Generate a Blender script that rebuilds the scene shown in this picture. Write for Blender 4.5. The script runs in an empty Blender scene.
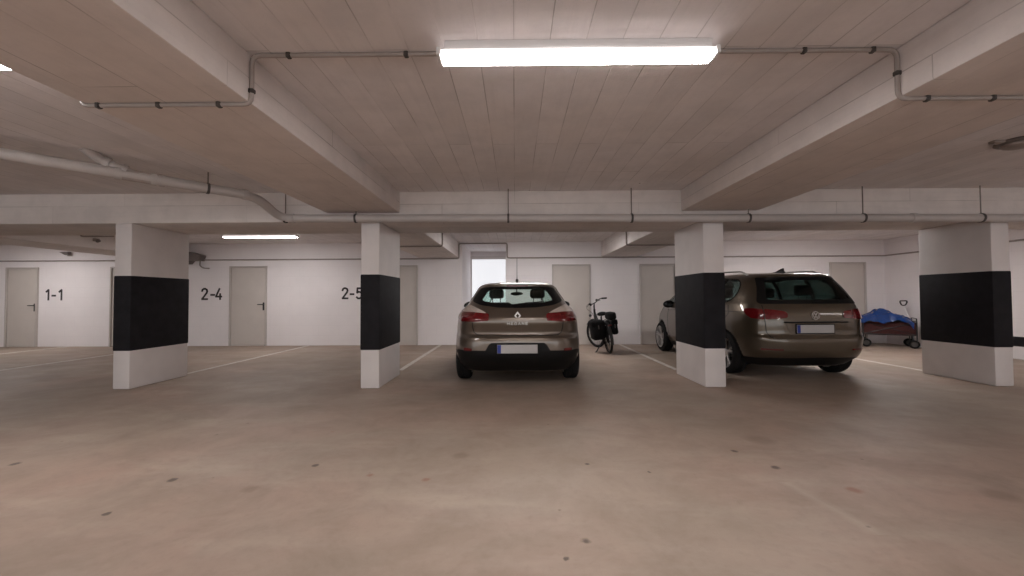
import bpy, bmesh, math, random
from mathutils import Vector, Matrix, Euler
from mathutils.geometry import delaunay_2d_cdt

random.seed(7)
scene = bpy.context.scene
COL = scene.collection
PI = math.pi
R = math.radians

# ------------------------------------------------------------------ camera
CAM_H = 1.18
FPX = 410.0
cam_data = bpy.data.cameras.new('camera')
cam_data.sensor_width = 36.0
cam_data.lens = FPX / 1024.0 * 36.0
cam_data.clip_start = 0.05
cam = bpy.data.objects.new('camera', cam_data)
COL.objects.link(cam)
CAM_M = (Matrix.Rotation(R(0.42), 4, 'Z') @ Matrix.Rotation(R(90 + 1.40), 4, 'X')
         @ Matrix.Rotation(-0.0051, 4, 'Z'))
cam.matrix_world = Matrix.Translation((0, 0, CAM_H)) @ CAM_M
scene.camera = cam


def ray(px, py):
    return (CAM_M.to_3x3() @ Vector(((px - 512) / FPX, (288 - py) / FPX, -1)))


def at_y(px, py, Y):
    d = ray(px, py)
    return Vector((0, 0, CAM_H)) + d * (Y / d.y)


def at_z(px, py, Z):
    d = ray(px, py)
    return Vector((0, 0, CAM_H)) + d * ((Z - CAM_H) / d.z)


def at_x(px, py, X):
    d = ray(px, py)
    return Vector((0, 0, CAM_H)) + d * (X / d.x)


# ------------------------------------------------------------------ materials
def new_mat(name):
    m = bpy.data.materials.new(name)
    m.use_nodes = True
    nt = m.node_tree
    b = nt.nodes['Principled BSDF']
    return m, nt, b


def mat(name, col, rough=0.5, metal=0.0, coat=0.0, spec=0.5, var=0.06, scale=14.0, bump=0.0, coat_rough=0.05):
    """plain material with a little procedural unevenness"""
    m, nt, b = new_mat(name)
    b.inputs['Roughness'].default_value = rough
    b.inputs['Metallic'].default_value = metal
    b.inputs['Coat Weight'].default_value = coat
    b.inputs['Coat Roughness'].default_value = coat_rough
    b.inputs['Specular IOR Level'].default_value = spec
    tc = nt.nodes.new('ShaderNodeTexCoord')
    n = nt.nodes.new('ShaderNodeTexNoise')
    n.inputs['Scale'].default_value = scale
    n.inputs['Detail'].default_value = 3
    nt.links.new(tc.outputs['Object'], n.inputs['Vector'])
    r = nt.nodes.new('ShaderNodeValToRGB')
    r.color_ramp.elements[0].position = 0.3
    r.color_ramp.elements[1].position = 0.7
    r.color_ramp.elements[0].color = (*[c * (1 - var) for c in col], 1)
    r.color_ramp.elements[1].color = (*[min(1, c * (1 + var)) for c in col], 1)
    nt.links.new(n.outputs['Fac'], r.inputs['Fac'])
    nt.links.new(r.outputs['Color'], b.inputs['Base Color'])
    if bump:
        bp = nt.nodes.new('ShaderNodeBump')
        bp.inputs['Strength'].default_value = bump
        bp.inputs['Distance'].default_value = 0.01
        nt.links.new(n.outputs['Fac'], bp.inputs['Height'])
        nt.links.new(bp.outputs['Normal'], b.inputs['Normal'])
    return m


def emit_mat(name, col, strength):
    m, nt, b = new_mat(name)
    b.inputs['Base Color'].default_value = (0.9, 0.9, 0.9, 1)
    b.inputs['Emission Color'].default_value = (*col, 1)
    b.inputs['Emission Strength'].default_value = strength
    return m


def glass_mat(name, tint, refl=0.06):
    """thin glazing: tinted see-through plus a mirror film"""
    m, nt, b = new_mat(name)
    nt.nodes.remove(b)
    out = nt.nodes['Material Output']
    t = nt.nodes.new('ShaderNodeBsdfTransparent')
    t.inputs['Color'].default_value = (*tint, 1)
    g = nt.nodes.new('ShaderNodeBsdfGlossy')
    g.inputs['Roughness'].default_value = 0.03
    g.inputs['Color'].default_value = (0.9, 0.93, 0.95, 1)
    lw = nt.nodes.new('ShaderNodeLayerWeight')
    lw.inputs['Blend'].default_value = 0.5
    pw = nt.nodes.new('ShaderNodeMath')
    pw.operation = 'POWER'
    pw.inputs[1].default_value = 5.0
    nt.links.new(lw.outputs['Facing'], pw.inputs[0])
    f = nt.nodes.new('ShaderNodeMath')
    f.operation = 'MULTIPLY_ADD'
    f.inputs[1].default_value = 0.9
    f.inputs[2].default_value = 0.035
    nt.links.new(pw.outputs[0], f.inputs[0])
    mx = nt.nodes.new('ShaderNodeMixShader')
    nt.links.new(f.outputs[0], mx.inputs['Fac'])
    nt.links.new(t.outputs['BSDF'], mx.inputs[1])
    nt.links.new(g.outputs['BSDF'], mx.inputs[2])
    nt.links.new(mx.outputs['Shader'], out.inputs['Surface'])
    return m


class NT:
    """tiny helper for wiring node graphs"""
    def __init__(self, nt):
        self.nt = nt

    def node(self, kind, **kw):
        n = self.nt.nodes.new(kind)
        for k, v in kw.items():
            setattr(n, k, v)
        return n

    def put(self, sock, v):
        if hasattr(v, 'is_output') or isinstance(v, bpy.types.NodeSocket):
            self.nt.links.new(v, sock)
        else:
            sock.default_value = v

    def math(self, op, a, b=0.0, c=0.0):
        n = self.node('ShaderNodeMath', operation=op)
        self.put(n.inputs[0], a); self.put(n.inputs[1], b); self.put(n.inputs[2], c)
        return n.outputs[0]

    def noise(self, vec, scale, detail=4, rough=0.55, dist=0.0):
        n = self.node('ShaderNodeTexNoise')
        self.put(n.inputs['Vector'], vec)
        n.inputs['Scale'].default_value = scale
        n.inputs['Detail'].default_value = detail
        n.inputs['Roughness'].default_value = rough
        n.inputs['Distortion'].default_value = dist
        return n.outputs['Fac']

    def ramp(self, fac, a, b):
        n = self.node('ShaderNodeMapRange')
        self.put(n.inputs['Value'], fac)
        n.inputs['From Min'].default_value = a
        n.inputs['From Max'].default_value = b
        return n.outputs['Result']

    def mix(self, fac, a, b, mode='MIX'):
        n = self.node('ShaderNodeMix', data_type='RGBA', blend_type=mode)
        self.put(n.inputs['Factor'], fac)
        self.put(n.inputs['A'], a if not isinstance(a, tuple) else (*a, 1))
        self.put(n.inputs['B'], b if not isinstance(b, tuple) else (*b, 1))
        return n.outputs['Result']

    def vec(self, x, y, z=0.0):
        n = self.node('ShaderNodeCombineXYZ')
        self.put(n.inputs[0], x); self.put(n.inputs[1], y); self.put(n.inputs[2], z)
        return n.outputs[0]

    def bump(self, h, strength, dist=0.01):
        n = self.node('ShaderNodeBump')
        n.inputs['Strength'].default_value = strength
        n.inputs['Distance'].default_value = dist
        self.put(n.inputs['Height'], h)
        return n.outputs['Normal']


def concrete(name, base, along='Y', row=0.2, length=2.3, line=0.5, tone=0.09, warm=(0.73, 0.665, 0.62)):
    """board-marked concrete: planks run along one axis, stains and pores on top"""
    m, nt, b = new_mat(name)
    g = NT(nt)
    tc = g.node('ShaderNodeTexCoord')
    sp = g.node('ShaderNodeSeparateXYZ')
    nt.links.new(tc.outputs['Object'], sp.inputs[0])
    X, Y, Z = sp.outputs
    if along == 'Y':
        v = g.vec(Y, g.math('ADD', X, Z))
    else:
        v = g.vec(X, g.math('ADD', Y, Z))
    br = g.node('ShaderNodeTexBrick')
    br.offset = 0.37
    nt.links.new(v, br.inputs['Vector'])
    br.inputs['Color1'].default_value = (0, 0, 0, 1)
    br.inputs['Color2'].default_value = (1, 1, 1, 1)
    br.inputs['Mortar'].default_value = (0.5, 0.5, 0.5, 1)
    br.inputs['Scale'].default_value = 1.0
    br.inputs['Mortar Size'].default_value = 0.0035
    br.inputs['Mortar Smooth'].default_value = 0.3
    br.inputs['Brick Width'].default_value = length
    br.inputs['Row Height'].default_value = row
    plank = br.outputs['Color']
    linef = br.outputs['Fac']
    P = tc.outputs['Object']
    big = g.noise(P, 0.7, 5, 0.6)
    med = g.noise(P, 3.0, 6, 0.65)
    if along == 'Y':
        grain = g.noise(g.vec(g.math('MULTIPLY', X, 22.0), g.math('MULTIPLY', Y, 1.6), g.math('MULTIPLY', Z, 22.0)), 1.0, 4, 0.6)
    else:
        grain = g.noise(g.vec(g.math('MULTIPLY', X, 1.6), g.math('MULTIPLY', Y, 22.0), g.math('MULTIPLY', Z, 22.0)), 1.0, 4, 0.6)
    fine = g.noise(P, 45.0, 3, 0.7)
    c = g.mix(g.ramp(big, 0.35, 0.7), base, warm)
    dark = tuple(x * (1 - tone) for x in base)
    lite = tuple(min(1, x * (1 + tone)) for x in base)
    c = g.mix(0.45, c, g.mix(plank, dark, lite))
    c = g.mix(g.math('MULTIPLY', g.ramp(med, 0.42, 0.72), 0.42), c, tuple(x * 0.72 for x in base))
    c = g.mix(g.math('MULTIPLY', g.ramp(grain, 0.5, 0.8), 0.20), c, tuple(x * 0.65 for x in base))
    c = g.mix(g.math('MULTIPLY', g.ramp(fine, 0.60, 0.75), 0.25), c, tuple(x * 0.7 for x in base))
    lf = g.math('MULTIPLY', linef, g.math('MULTIPLY', g.ramp(g.noise(P, 1.6, 3), 0.36, 0.62), line))
    c = g.mix(lf, c, (0.11, 0.085, 0.07))
    # air holes left by the casting
    vo = g.node('ShaderNodeTexVoronoi')
    nt.links.new(P, vo.inputs['Vector'])
    vo.inputs['Scale'].default_value = 2.2
    hole = g.math('LESS_THAN', vo.outputs['Distance'], 0.035)
    hole = g.math('MULTIPLY', hole, g.math('GREATER_THAN', g.noise(P, 0.9, 2), 0.56))
    c = g.mix(g.math('MULTIPLY', hole, 0.7), c, (0.09, 0.07, 0.06))
    nt.links.new(c, b.inputs['Base Color'])
    b.inputs['Roughness'].default_value = 0.85
    b.inputs['Specular IOR Level'].default_value = 0.25
    h = g.math('SUBTRACT', g.math('ADD', g.math('MULTIPLY', med, 0.35), g.math('MULTIPLY', plank, 0.25)), g.math('MULTIPLY', linef, 0.8))
    nt.links.new(g.bump(g.math('ADD', h, g.math('MULTIPLY', fine, 0.15)), 0.5, 0.012), b.inputs['Normal'])
    return m


def white_wall(name, base, along='X'):
    """painted sand-lime block wall: faint courses, scuffs"""
    m, nt, b = new_mat(name)
    g = NT(nt)
    tc = g.node('ShaderNodeTexCoord')
    sp = g.node('ShaderNodeSeparateXYZ')
    nt.links.new(tc.outputs['Object'], sp.inputs[0])
    X, Y, Z = sp.outputs
    br = g.node('ShaderNodeTexBrick')
    nt.links.new(g.vec(X if along == 'X' else Y, Z), br.inputs['Vector'])
    br.inputs['Color1'].default_value = (0.3, 0.3, 0.3, 1)
    br.inputs['Color2'].default_value = (0.7, 0.7, 0.7, 1)
    br.inputs['Scale'].default_value = 1.0
    br.inputs['Mortar Size'].default_value = 0.006
    br.inputs['Mortar Smooth'].default_value = 0.4
    br.inputs['Brick Width'].default_value = 0.5
    br.inputs['Row Height'].default_value = 0.25
    P = tc.outputs['Object']
    n1 = g.noise(P, 1.1, 4)
    n2 = g.noise(P, 9.0, 4)
    c = g.mix(g.ramp(n1, 0.3, 0.7), base, tuple(x * 0.94 for x in base))
    c = g.mix(g.math('MULTIPLY', br.outputs['Fac'], 0.16), c, tuple(x * 0.75 for x in base))
    c = g.mix(g.math('MULTIPLY', g.ramp(n2, 0.6, 0.85), 0.15), c, tuple(x * 0.8 for x in base))
    nt.links.new(c, b.inputs['Base Color'])
    b.inputs['Roughness'].default_value = 0.6
    b.inputs['Specular IOR Level'].default_value = 0.3
    h = g.math('SUBTRACT', g.math('MULTIPLY', n2, 0.3), br.outputs['Fac'])
    nt.links.new(g.bump(h, 0.3, 0.006), b.inputs['Normal'])
    return m


def floor_mat():
    m, nt, b = new_mat('coated_concrete_floor')
    g = NT(nt)
    tc = g.node('ShaderNodeTexCoord')
    P = tc.outputs['Object']
    sp = g.node('ShaderNodeSeparateXYZ')
    nt.links.new(P, sp.inputs[0])
    X, Y, Z = sp.outputs
    base = (0.39, 0.308, 0.252)
    n_big = g.noise(P, 0.42, 4, 0.6, 0.6)
    n_red = g.noise(g.vec(g.math('ADD', X, 13.0), Y), 0.55, 4, 0.6, 0.4)
    n_med = g.noise(P, 1.9, 7, 0.68, 0.5)
    n_fin = g.noise(P, 16.0, 5, 0.7)
    sweep = g.noise(g.vec(g.math('ADD', g.math('MULTIPLY', X, 0.9), g.math('MULTIPLY', Y, 0.5)), g.math('MULTIPLY', Y, 2.6)), 0.9, 5, 0.6)
    c = g.mix(g.ramp(n_big, 0.36, 0.66), base, (0.34, 0.272, 0.217))
    c = g.mix(g.math('MULTIPLY', g.ramp(n_red, 0.42, 0.68), 0.75), c, (0.41, 0.277, 0.222))
    c = g.mix(g.math('MULTIPLY', g.ramp(n_med, 0.42, 0.72), 0.72), c, (0.27, 0.21, 0.165))
    c = g.mix(g.math('MULTIPLY', g.ramp(sweep, 0.5, 0.75), 0.5), c, (0.50, 0.42, 0.355))
    c = g.mix(g.math('MULTIPLY', g.ramp(n_fin, 0.5, 0.8), 0.36), c, (0.24, 0.185, 0.145))
    # tyre dirt plus painted shade, darker from the mid aisle to the back
    bay = g.math('MULTIPLY', g.ramp(Y, 2.6, 4.8), g.ramp(g.noise(P, 0.8, 4, 0.6), 0.30, 0.62))
    c = g.mix(g.math('MULTIPLY', bay, 0.58), c, (0.24, 0.195, 0.153))

    def spots(scale, size, thr, col, amt, seed):
        nonlocal c
        v = g.vec(g.math('ADD', X, seed), g.math('ADD', Y, seed * 0.7), g.math('MULTIPLY', n_fin, 0.06))
        vo = g.node('ShaderNodeTexVoronoi')
        nt.links.new(v, vo.inputs['Vector'])
        vo.inputs['Scale'].default_value = scale
        s = g.ramp(vo.outputs['Distance'], size, size * 0.55)
        s.node.clamp = True
        k = g.node('ShaderNodeSeparateColor')
        nt.links.new(vo.outputs['Color'], k.inputs[0])
        s = g.math('MULTIPLY', s, g.math('GREATER_THAN', k.outputs[0], thr))
        c = g.mix(g.math('MULTIPLY', s, amt), c, col)
    spots(3.2, 0.05, 0.5, (0.16, 0.11, 0.085), 0.6, 5.3)
    spots(1.6, 0.04, 0.6, (0.30, 0.13, 0.09), 0.5, 9.7)
    # oil drips and rust marks lying where the photograph shows them
    wob = g.math('MULTIPLY', g.math('SUBTRACT', g.noise(P, 14.0, 3, 0.6), 0.5), 0.05)
    for px, py, r, k in ((586, 541, .026, 0), (775, 467.5, .030, 0), (854, 490, .045, 1), (869, 527, .014, 0), (566, 559, .016, 0), (734, 451, .028, 0),
                         (315, 465.5, .030, 0), (172, 480, .030, 0), (106, 514, .020, 0), (371, 475, .026, 1), (426, 479.5, .028, 1), (250, 489, .05, 2),
                         (15, 464, .035, 0), (587, 464, .018, 0), (649, 472, .015, 0), (1000, 495, .10, 2), (760, 440, .12, 2), (460, 456, .07, 2)):
        q = at_z(px, py, 0)
        dist = g.math('SQRT', g.math('ADD', g.math('POWER', g.math('SUBTRACT', X, q.x), 2.0), g.math('POWER', g.math('SUBTRACT', Y, q.y), 2.0)))
        sp_ = g.ramp(g.math('ADD', dist, wob), r * 1.15, r * 0.55)
        c = g.mix(g.math('MULTIPLY', sp_, (0.8, 0.6, 0.35)[k]), c, ((0.07, 0.05, 0.045), (0.27, 0.11, 0.075), (0.16, 0.11, 0.085))[k])
    # pale scrape to the right of the aisle
    dx = g.math('ADD', X, g.math('ADD', g.math('MULTIPLY', Y, 0.154), -2.12))
    on = g.math('MULTIPLY', g.math('GREATER_THAN', Y, 2.07), g.math('LESS_THAN', Y, 2.65))
    sc = g.math('MULTIPLY', g.ramp(g.math('ABSOLUTE', dx), 0.055, 0.0), on)
    c = g.mix(g.math('MULTIPLY', sc, 0.30), c, (0.52, 0.44, 0.38))
    nt.links.new(c, b.inputs['Base Color'])
    nt.links.new(g.math('ADD', 0.42, g.math('MULTIPLY', n_med, 0.3)), b.inputs['Roughness'])
    b.inputs['Specular IOR Level'].default_value = 0.4
    nt.links.new(g.bump(g.math('ADD', g.math('MULTIPLY', n_fin, 0.5), g.math('MULTIPLY', n_med, 0.6)), 0.18, 0.01), b.inputs['Normal'])
    return m


M = {}
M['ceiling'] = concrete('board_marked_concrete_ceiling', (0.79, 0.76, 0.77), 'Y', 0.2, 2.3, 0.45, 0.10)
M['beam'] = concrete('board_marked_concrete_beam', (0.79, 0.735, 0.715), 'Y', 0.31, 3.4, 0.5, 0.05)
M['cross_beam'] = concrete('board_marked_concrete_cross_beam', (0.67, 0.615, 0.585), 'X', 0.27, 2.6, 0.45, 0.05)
M['wall'] = white_wall('white_block_wall', (0.83, 0.785, 0.785), 'X')
M['wall_side'] = white_wall('white_block_side_wall', (0.83, 0.785, 0.785), 'Y')
M['floor'] = floor_mat()
M['pillar'] = mat('white_pillar_paint', (0.66, 0.61, 0.59), 0.6, var=0.04, scale=4, bump=0.15)
M['black_band'] = mat('matte_black_foam', (0.012, 0.011, 0.013), 0.75, var=0.2, scale=9, spec=0.2)
M['white_line'] = mat('worn_white_line_paint', (0.54, 0.49, 0.45), 0.6, var=0.2, scale=11)
M['door'] = mat('grey_beige_steel_door', (0.55, 0.50, 0.46), 0.45, var=0.03, scale=3)
M['door_frame'] = mat('grey_steel_door_frame', (0.50, 0.455, 0.425), 0.45, var=0.03)
M['white_frame'] = mat('white_door_frame', (0.66, 0.62, 0.60), 0.45, var=0.03)
M['black_plastic'] = mat('black_plastic', (0.012, 0.012, 0.012), 0.45, var=0.15)
M['number_paint'] = mat('black_number_paint', (0.03, 0.025, 0.025), 0.7, var=0.2)
M['conduit'] = mat('grey_conduit', (0.33, 0.285, 0.26), 0.55, var=0.06)
M['clip'] = mat('dark_pipe_clip', (0.05, 0.042, 0.038), 0.5, var=0.1)
M['pipe'] = mat('pale_grey_plastic_pipe', (0.44, 0.40, 0.38), 0.38, var=0.04, scale=5)
M['steel_rod'] = mat('dull_steel_rod', (0.20, 0.17, 0.15), 0.45, 0.7, var=0.1)
M['lamp_body'] = mat('white_lamp_housing', (0.75, 0.74, 0.73), 0.4, var=0.02)
M['lamp'] = emit_mat('lit_lamp_diffuser', (1.0, 0.955, 0.94), 47.0)
M['lamp_side'] = emit_mat('faintly_lit_lamp_side', (1.0, 0.9, 0.88), 1.25)
M['lamp_dim'] = emit_mat('lit_lamp_diffuser_soft', (1.0, 0.955, 0.94), 36.0)
M['lamp_strong'] = emit_mat('lit_lamp_diffuser_bright', (1.0, 0.955, 0.94), 78.0)
M['glow_glass'] = emit_mat('daylit_frosted_glass', (0.91, 0.95, 1.0), 0.43)
M['grey_fitting'] = mat('dark_grey_fitting', (0.16, 0.135, 0.125), 0.5)
M['paint_bronze'] = mat('bronze_beige_car_paint', (0.14, 0.108, 0.083), 0.33, 0.6, coat=0.9, var=0.02, scale=400)
M['paint_brown'] = mat('dark_brown_car_paint', (0.088, 0.066, 0.044), 0.33, 0.6, coat=0.9, var=0.02, scale=400)
M['trim'] = mat('black_car_trim', (0.006, 0.0055, 0.0055), 0.6, var=0.1, spec=0.2)
M['gap'] = mat('panel_gap_black', (0.008, 0.007, 0.007), 0.8, var=0.1)
M['rubber'] = mat('tyre_rubber', (0.008, 0.0075, 0.0075), 0.8, var=0.15, scale=60, bump=0.2, spec=0.2)
M['alloy'] = mat('silver_alloy', (0.50, 0.48, 0.47), 0.3, 0.85, var=0.03)
M['badge'] = mat('dull_chrome_badge', (0.42, 0.39, 0.36), 0.3, 0.9, var=0.01)
M['mirror_glass'] = mat('dark_mirror_glass', (0.06, 0.065, 0.07), 0.1, 0.9, var=0.01)
M['chrome'] = mat('chrome', (0.78, 0.76, 0.74), 0.12, 1.0, var=0.01)
M['red_lens'] = mat('red_light_lens', (0.13, 0.005, 0.007), 0.12, coat=1.0, var=0.15, scale=30)
M['dark_red'] = mat('dark_red_lens', (0.10, 0.008, 0.008), 0.2, coat=0.6, var=0.1)
M['clear_lens'] = mat('clear_light_lens', (0.62, 0.54, 0.48), 0.3, 0.0, coat=1.0, var=0.12, scale=30)
M['plate'] = mat('white_number_plate', (0.42, 0.40, 0.39), 0.4, var=0.03)
M['euro_blue'] = mat('blue_plate_band', (0.012, 0.03, 0.22), 0.4, var=0.05)
M['glass_green'] = glass_mat('green_tinted_car_glass', (0.88, 0.955, 0.93))
M['glass_dark'] = glass_mat('dark_tinted_car_glass', (0.37, 0.45, 0.44))
M['glass_clear'] = glass_mat('clear_car_glass', (0.94, 0.97, 0.96))
M['seat'] = mat('dark_seat_fabric', (0.03, 0.028, 0.028), 0.85, var=0.15, scale=50)
M['cabin'] = mat('dark_cabin_lining', (0.035, 0.032, 0.03), 0.8, var=0.1)
M['frame_black'] = mat('black_bicycle_frame', (0.012, 0.012, 0.013), 0.35, coat=0.4, var=0.1)
M['bag_black'] = mat('black_bag_fabric', (0.006, 0.0055, 0.006), 0.85, var=0.25, scale=30, bump=0.3, spec=0.15)
M['blue_tarp'] = mat('blue_plastic_sheet', (0.010, 0.043, 0.175), 0.25, var=0.2, scale=7)
M['red_fabric'] = mat('dark_red_wagon_fabric', (0.048, 0.009, 0.008), 0.85, var=0.2, scale=20)


# ------------------------------------------------------------------ mesh helpers
class MB:
    def __init__(self):
        self.v = []
        self.f = []
        self.smooth = []

    def add(self, verts, faces, smooth=False):
        o = len(self.v)
        self.v += [tuple(p) for p in verts]
        self.f += [tuple(i + o for i in f) for f in faces]
        self.smooth += [smooth] * len(faces)
        return self

    def box(self, x0, x1, y0, y1, z0, z1):
        v = [(x, y, z) for z in (z0, z1) for y in (y0, y1) for x in (x0, x1)]
        f = [(0, 2, 3, 1), (4, 5, 7, 6), (0, 1, 5, 4), (2, 6, 7, 3), (0, 4, 6, 2), (1, 3, 7, 5)]
        return self.add(v, f)

    def rbox(self, x0, x1, y0, y1, z0, z1, r=0.01, seg=2):
        """box with rounded edges"""
        bm = bmesh.new()
        bmesh.ops.create_cube(bm, size=1)
        for q in bm.verts:
            q.co = Vector(((x0 + x1) / 2 + q.co.x * (x1 - x0), (y0 + y1) / 2 + q.co.y * (y1 - y0), (z0 + z1) / 2 + q.co.z * (z1 - z0)))
        bmesh.ops.bevel(bm, geom=bm.edges[:], offset=min(r, 0.49 * min(x1 - x0, y1 - y0, z1 - z0)), segments=seg, affect='EDGES', profile=0.5)
        return self.bm(bm)

    def bm(self, bm, mtx=None, smooth=True):
        bm.verts.index_update()
        vs = [(mtx @ q.co if mtx else q.co.copy()) for q in bm.verts]
        self.add(vs, [[q.index for q in f.verts] for f in bm.faces], smooth)
        bm.free()
        return self

    def prism(self, poly, axis, a, b):
        """extrude a 2D polygon along an axis ('x','y','z')"""
        n = len(poly)
        def P(p, t):
            return {'x': (t, p[0], p[1]), 'y': (p[0], t, p[1]), 'z': (p[0], p[1], t)}[axis]
        v = [P(p, a) for p in poly] + [P(p, b) for p in poly]
        f = [tuple(range(n))[::-1], tuple(range(n, 2 * n))]
        f += [(i, (i + 1) % n, n + (i + 1) % n, n + i) for i in range(n)]
        return self.add(v, f)

    def tube(self, pts, r, seg=10, cap=True, flat=None):
        """sweep a circle along a polyline; r number or list"""
        pts = [Vector(p) for p in pts]
        n = len(pts)
        rs = r if isinstance(r, (list, tuple)) else [r] * n
        v, f = [], []
        up = None
        for i, p in enumerate(pts):
            if i == 0:
                t = pts[1] - p
            elif i == n - 1:
                t = p - pts[i - 1]
            else:
                t = (pts[i + 1] - p).normalized() + (p - pts[i - 1]).normalized()
            t.normalize()
            if up is None:
                up = Vector((0, 0, 1)) if abs(t.z) < 0.9 else Vector((1, 0, 0))
            a = t.cross(up)
            if a.length < 1e-5:
                a = t.orthogonal()
            a.normalize()
            b_ = a.cross(t).normalized()
            up = b_
            for k in range(seg):
                q = 2 * PI * k / seg
                v.append(p + (a * math.cos(q) + b_ * math.sin(q)) * rs[i])
        for i in range(n - 1):
            for k in range(seg):
                k2 = (k + 1) % seg
                f.append((i * seg + k, i * seg + k2, (i + 1) * seg + k2, (i + 1) * seg + k))
        if cap:
            f.append(tuple(range(seg)))
            f.append(tuple(range((n - 1) * seg, n * seg))[::-1])
        return self.add(v, f, True)

    def lathe(self, prof, seg=32, axis='x', c=(0, 0, 0), closed=False):
        """revolve (offset along the axis, radius) pairs"""
        v, f = [], []
        for (h, r) in prof:
            for k in range(seg):
                q = 2 * PI * k / seg
                u, w = r * math.cos(q), r * math.sin(q)
                p = {'x': (h, u, w), 'y': (u, h, w), 'z': (u, w, h)}[axis]
                v.append((p[0] + c[0], p[1] + c[1], p[2] + c[2]))
        n = len(prof)
        for i in range(n - 1 if not closed else n):
            j = (i + 1) % n
            for k in range(seg):
                k2 = (k + 1) % seg
                f.append((i * seg + k, i * seg + k2, j * seg + k2, j * seg + k))
        if not closed:
            if prof[0][1] > 1e-6:
                f.append(tuple(range(seg))[::-1])
            if prof[-1][1] > 1e-6:
                f.append(tuple(range((n - 1) * seg, n * seg)))
        return self.add(v, f, True)

    def ball(self, c, s, sub=3, fn=None):
        bm = bmesh.new()
        bmesh.ops.create_icosphere(bm, subdivisions=sub, radius=1)
        for q in bm.verts:
            p = q.co
            if fn:
                p = fn(p)
            q.co = Vector((c[0] + p[0] * s[0], c[1] + p[1] * s[1], c[2] + p[2] * s[2]))
        return self.bm(bm)

    def xf(self, mtx):
        self.v = [tuple(mtx @ Vector(p)) for p in self.v]
        return self

    def build(self, name, material, parent=None, angle=35, weld=True):
        me = bpy.data.meshes.new(name)
        me.from_pydata(self.v, [], self.f)
        me.update()
        b = bmesh.new()
        b.from_mesh(me)
        if weld:
            bmesh.ops.remove_doubles(b, verts=b.verts, dist=1e-5)
        bmesh.ops.recalc_face_normals(b, faces=b.faces)
        b.to_mesh(me)
        b.free()
        me.materials.append(material)
        me.shade_smooth()
        me.set_sharp_from_angle(angle=R(angle))
        o = bpy.data.objects.new(name, me)
        COL.objects.link(o)
        if parent:
            o.parent = parent
        return o


def tag(o, label=None, cat=None, group=None, kind=None):
    if label: o['label'] = label
    if cat: o['category'] = cat
    if group: o['group'] = group
    if kind: o['kind'] = kind
    return o


def empty(name, loc=(0, 0, 0), rz=0.0):
    o = bpy.data.objects.new(name, None)
    o.location = loc
    o.rotation_euler = (0, 0, rz)
    o.empty_display_size = 0.2
    COL.objects.link(o)
    return o


def fillet(pts, r, seg=5):
    """round the corners of a polyline"""
    pts = [Vector(p) for p in pts]
    out = [pts[0]]
    for i in range(1, len(pts) - 1):
        a, p, b = pts[i - 1], pts[i], pts[i + 1]
        d1, d2 = (a - p), (b - p)
        k = min(r, d1.length * 0.45, d2.length * 0.45)
        p1, p2 = p + d1.normalized() * k, p + d2.normalized() * k
        for s in range(seg + 1):
            t = s / seg
            out.append(p1 * (1 - t) ** 2 + p * 2 * t * (1 - t) + p2 * t * t)
    out.append(pts[-1])
    return out

# ================================================================== THE SETTING
ZC = 2.60            # ceiling
YF, YB = 5.40, 6.37  # pillar row, front and back face
YW = 10.40           # back wall
XR = at_z(1018, 359, 0.0).x   # right wall
XR = 9.33
XL = -16.0
YN = -6.0
ZB = 2.20            # underside of the cross beam


def struct(mb, name, m, label=None, cat=None, **kw):
    o = mb.build(name, m, **kw)
    return tag(o, label, cat, kind='structure')


struct(MB().box(XL - .2, XR + .2, YN - .2, 12.8, -0.2, 0.0), 'floor', M['floor'], 'blotchy beige concrete garage floor', 'floor')
struct(MB().box(XL - .2, XR + .2, YN - .2, 12.8, ZC, ZC + .2), 'ceiling', M['ceiling'], 'board marked grey concrete ceiling slab', 'ceiling')

NX0 = at_y(462.0, 290, YW).x      # niche with the glazed door
NX1 = at_y(505.8, 290, YW).x
YD = 12.5
wb = MB()
wb.box(XL, NX0, YW, YD + .1, 0, ZC)
wb.box(NX1, XR, YW, YD + .1, 0, ZC)
wb.box(NX0 - .1, NX1 + .1, YD, YD + .25, 0, ZC)
struct(wb, 'wall_back', M['wall'], 'white painted block wall behind the parked cars', 'wall')
struct(MB().box(XR, XR + .2, YN, YD, 0, ZC), 'wall_right', M['wall_side'], 'white side wall behind the wagon', 'wall')
struct(MB().box(XL - .2, XL, YN, YD, 0, ZC), 'wall_left', M['wall_side'], 'white side wall at the far left end', 'wall')

# black guard strip low on the right wall
bl0 = at_x(1018, 346.0, XR)
struct(MB().rbox(XR - .012, XR, YN, 8.7, 0.235, 0.415, .004), 'trim_1', M['black_band'], 'black guard strip low on the right wall', 'trim')

# beams
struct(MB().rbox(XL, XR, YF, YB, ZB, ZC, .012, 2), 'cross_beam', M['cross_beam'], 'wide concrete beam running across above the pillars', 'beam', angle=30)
nb = [(-2.485, -1.525), (2.200, 3.20)]
for (a, b), lab in zip(nb, ('concrete ceiling beam over the aisle, left of the big tube lamp', 'concrete ceiling beam over the aisle, right of the big tube lamp')):
    struct(MB().rbox(a, b, YN, YF + .02, 2.316, ZC, .010, 2), 'ceiling_beam', M['beam'], lab, 'beam', angle=30)
fb = [(-9.40, -8.42), (-2.42, -1.434), (2.195, 3.10)]
for (a, b), lab in zip(fb, ('concrete beam above the back bays near door 1-1', 'concrete beam reaching the back wall left of the bright glazed door', 'concrete beam reaching the back wall above the black bicycle')):
    struct(MB().rbox(a, b, YB - .02, YW, 2.215, ZC, .010, 2), 'ceiling_beam', M['beam'], lab, 'beam', angle=30)

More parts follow.
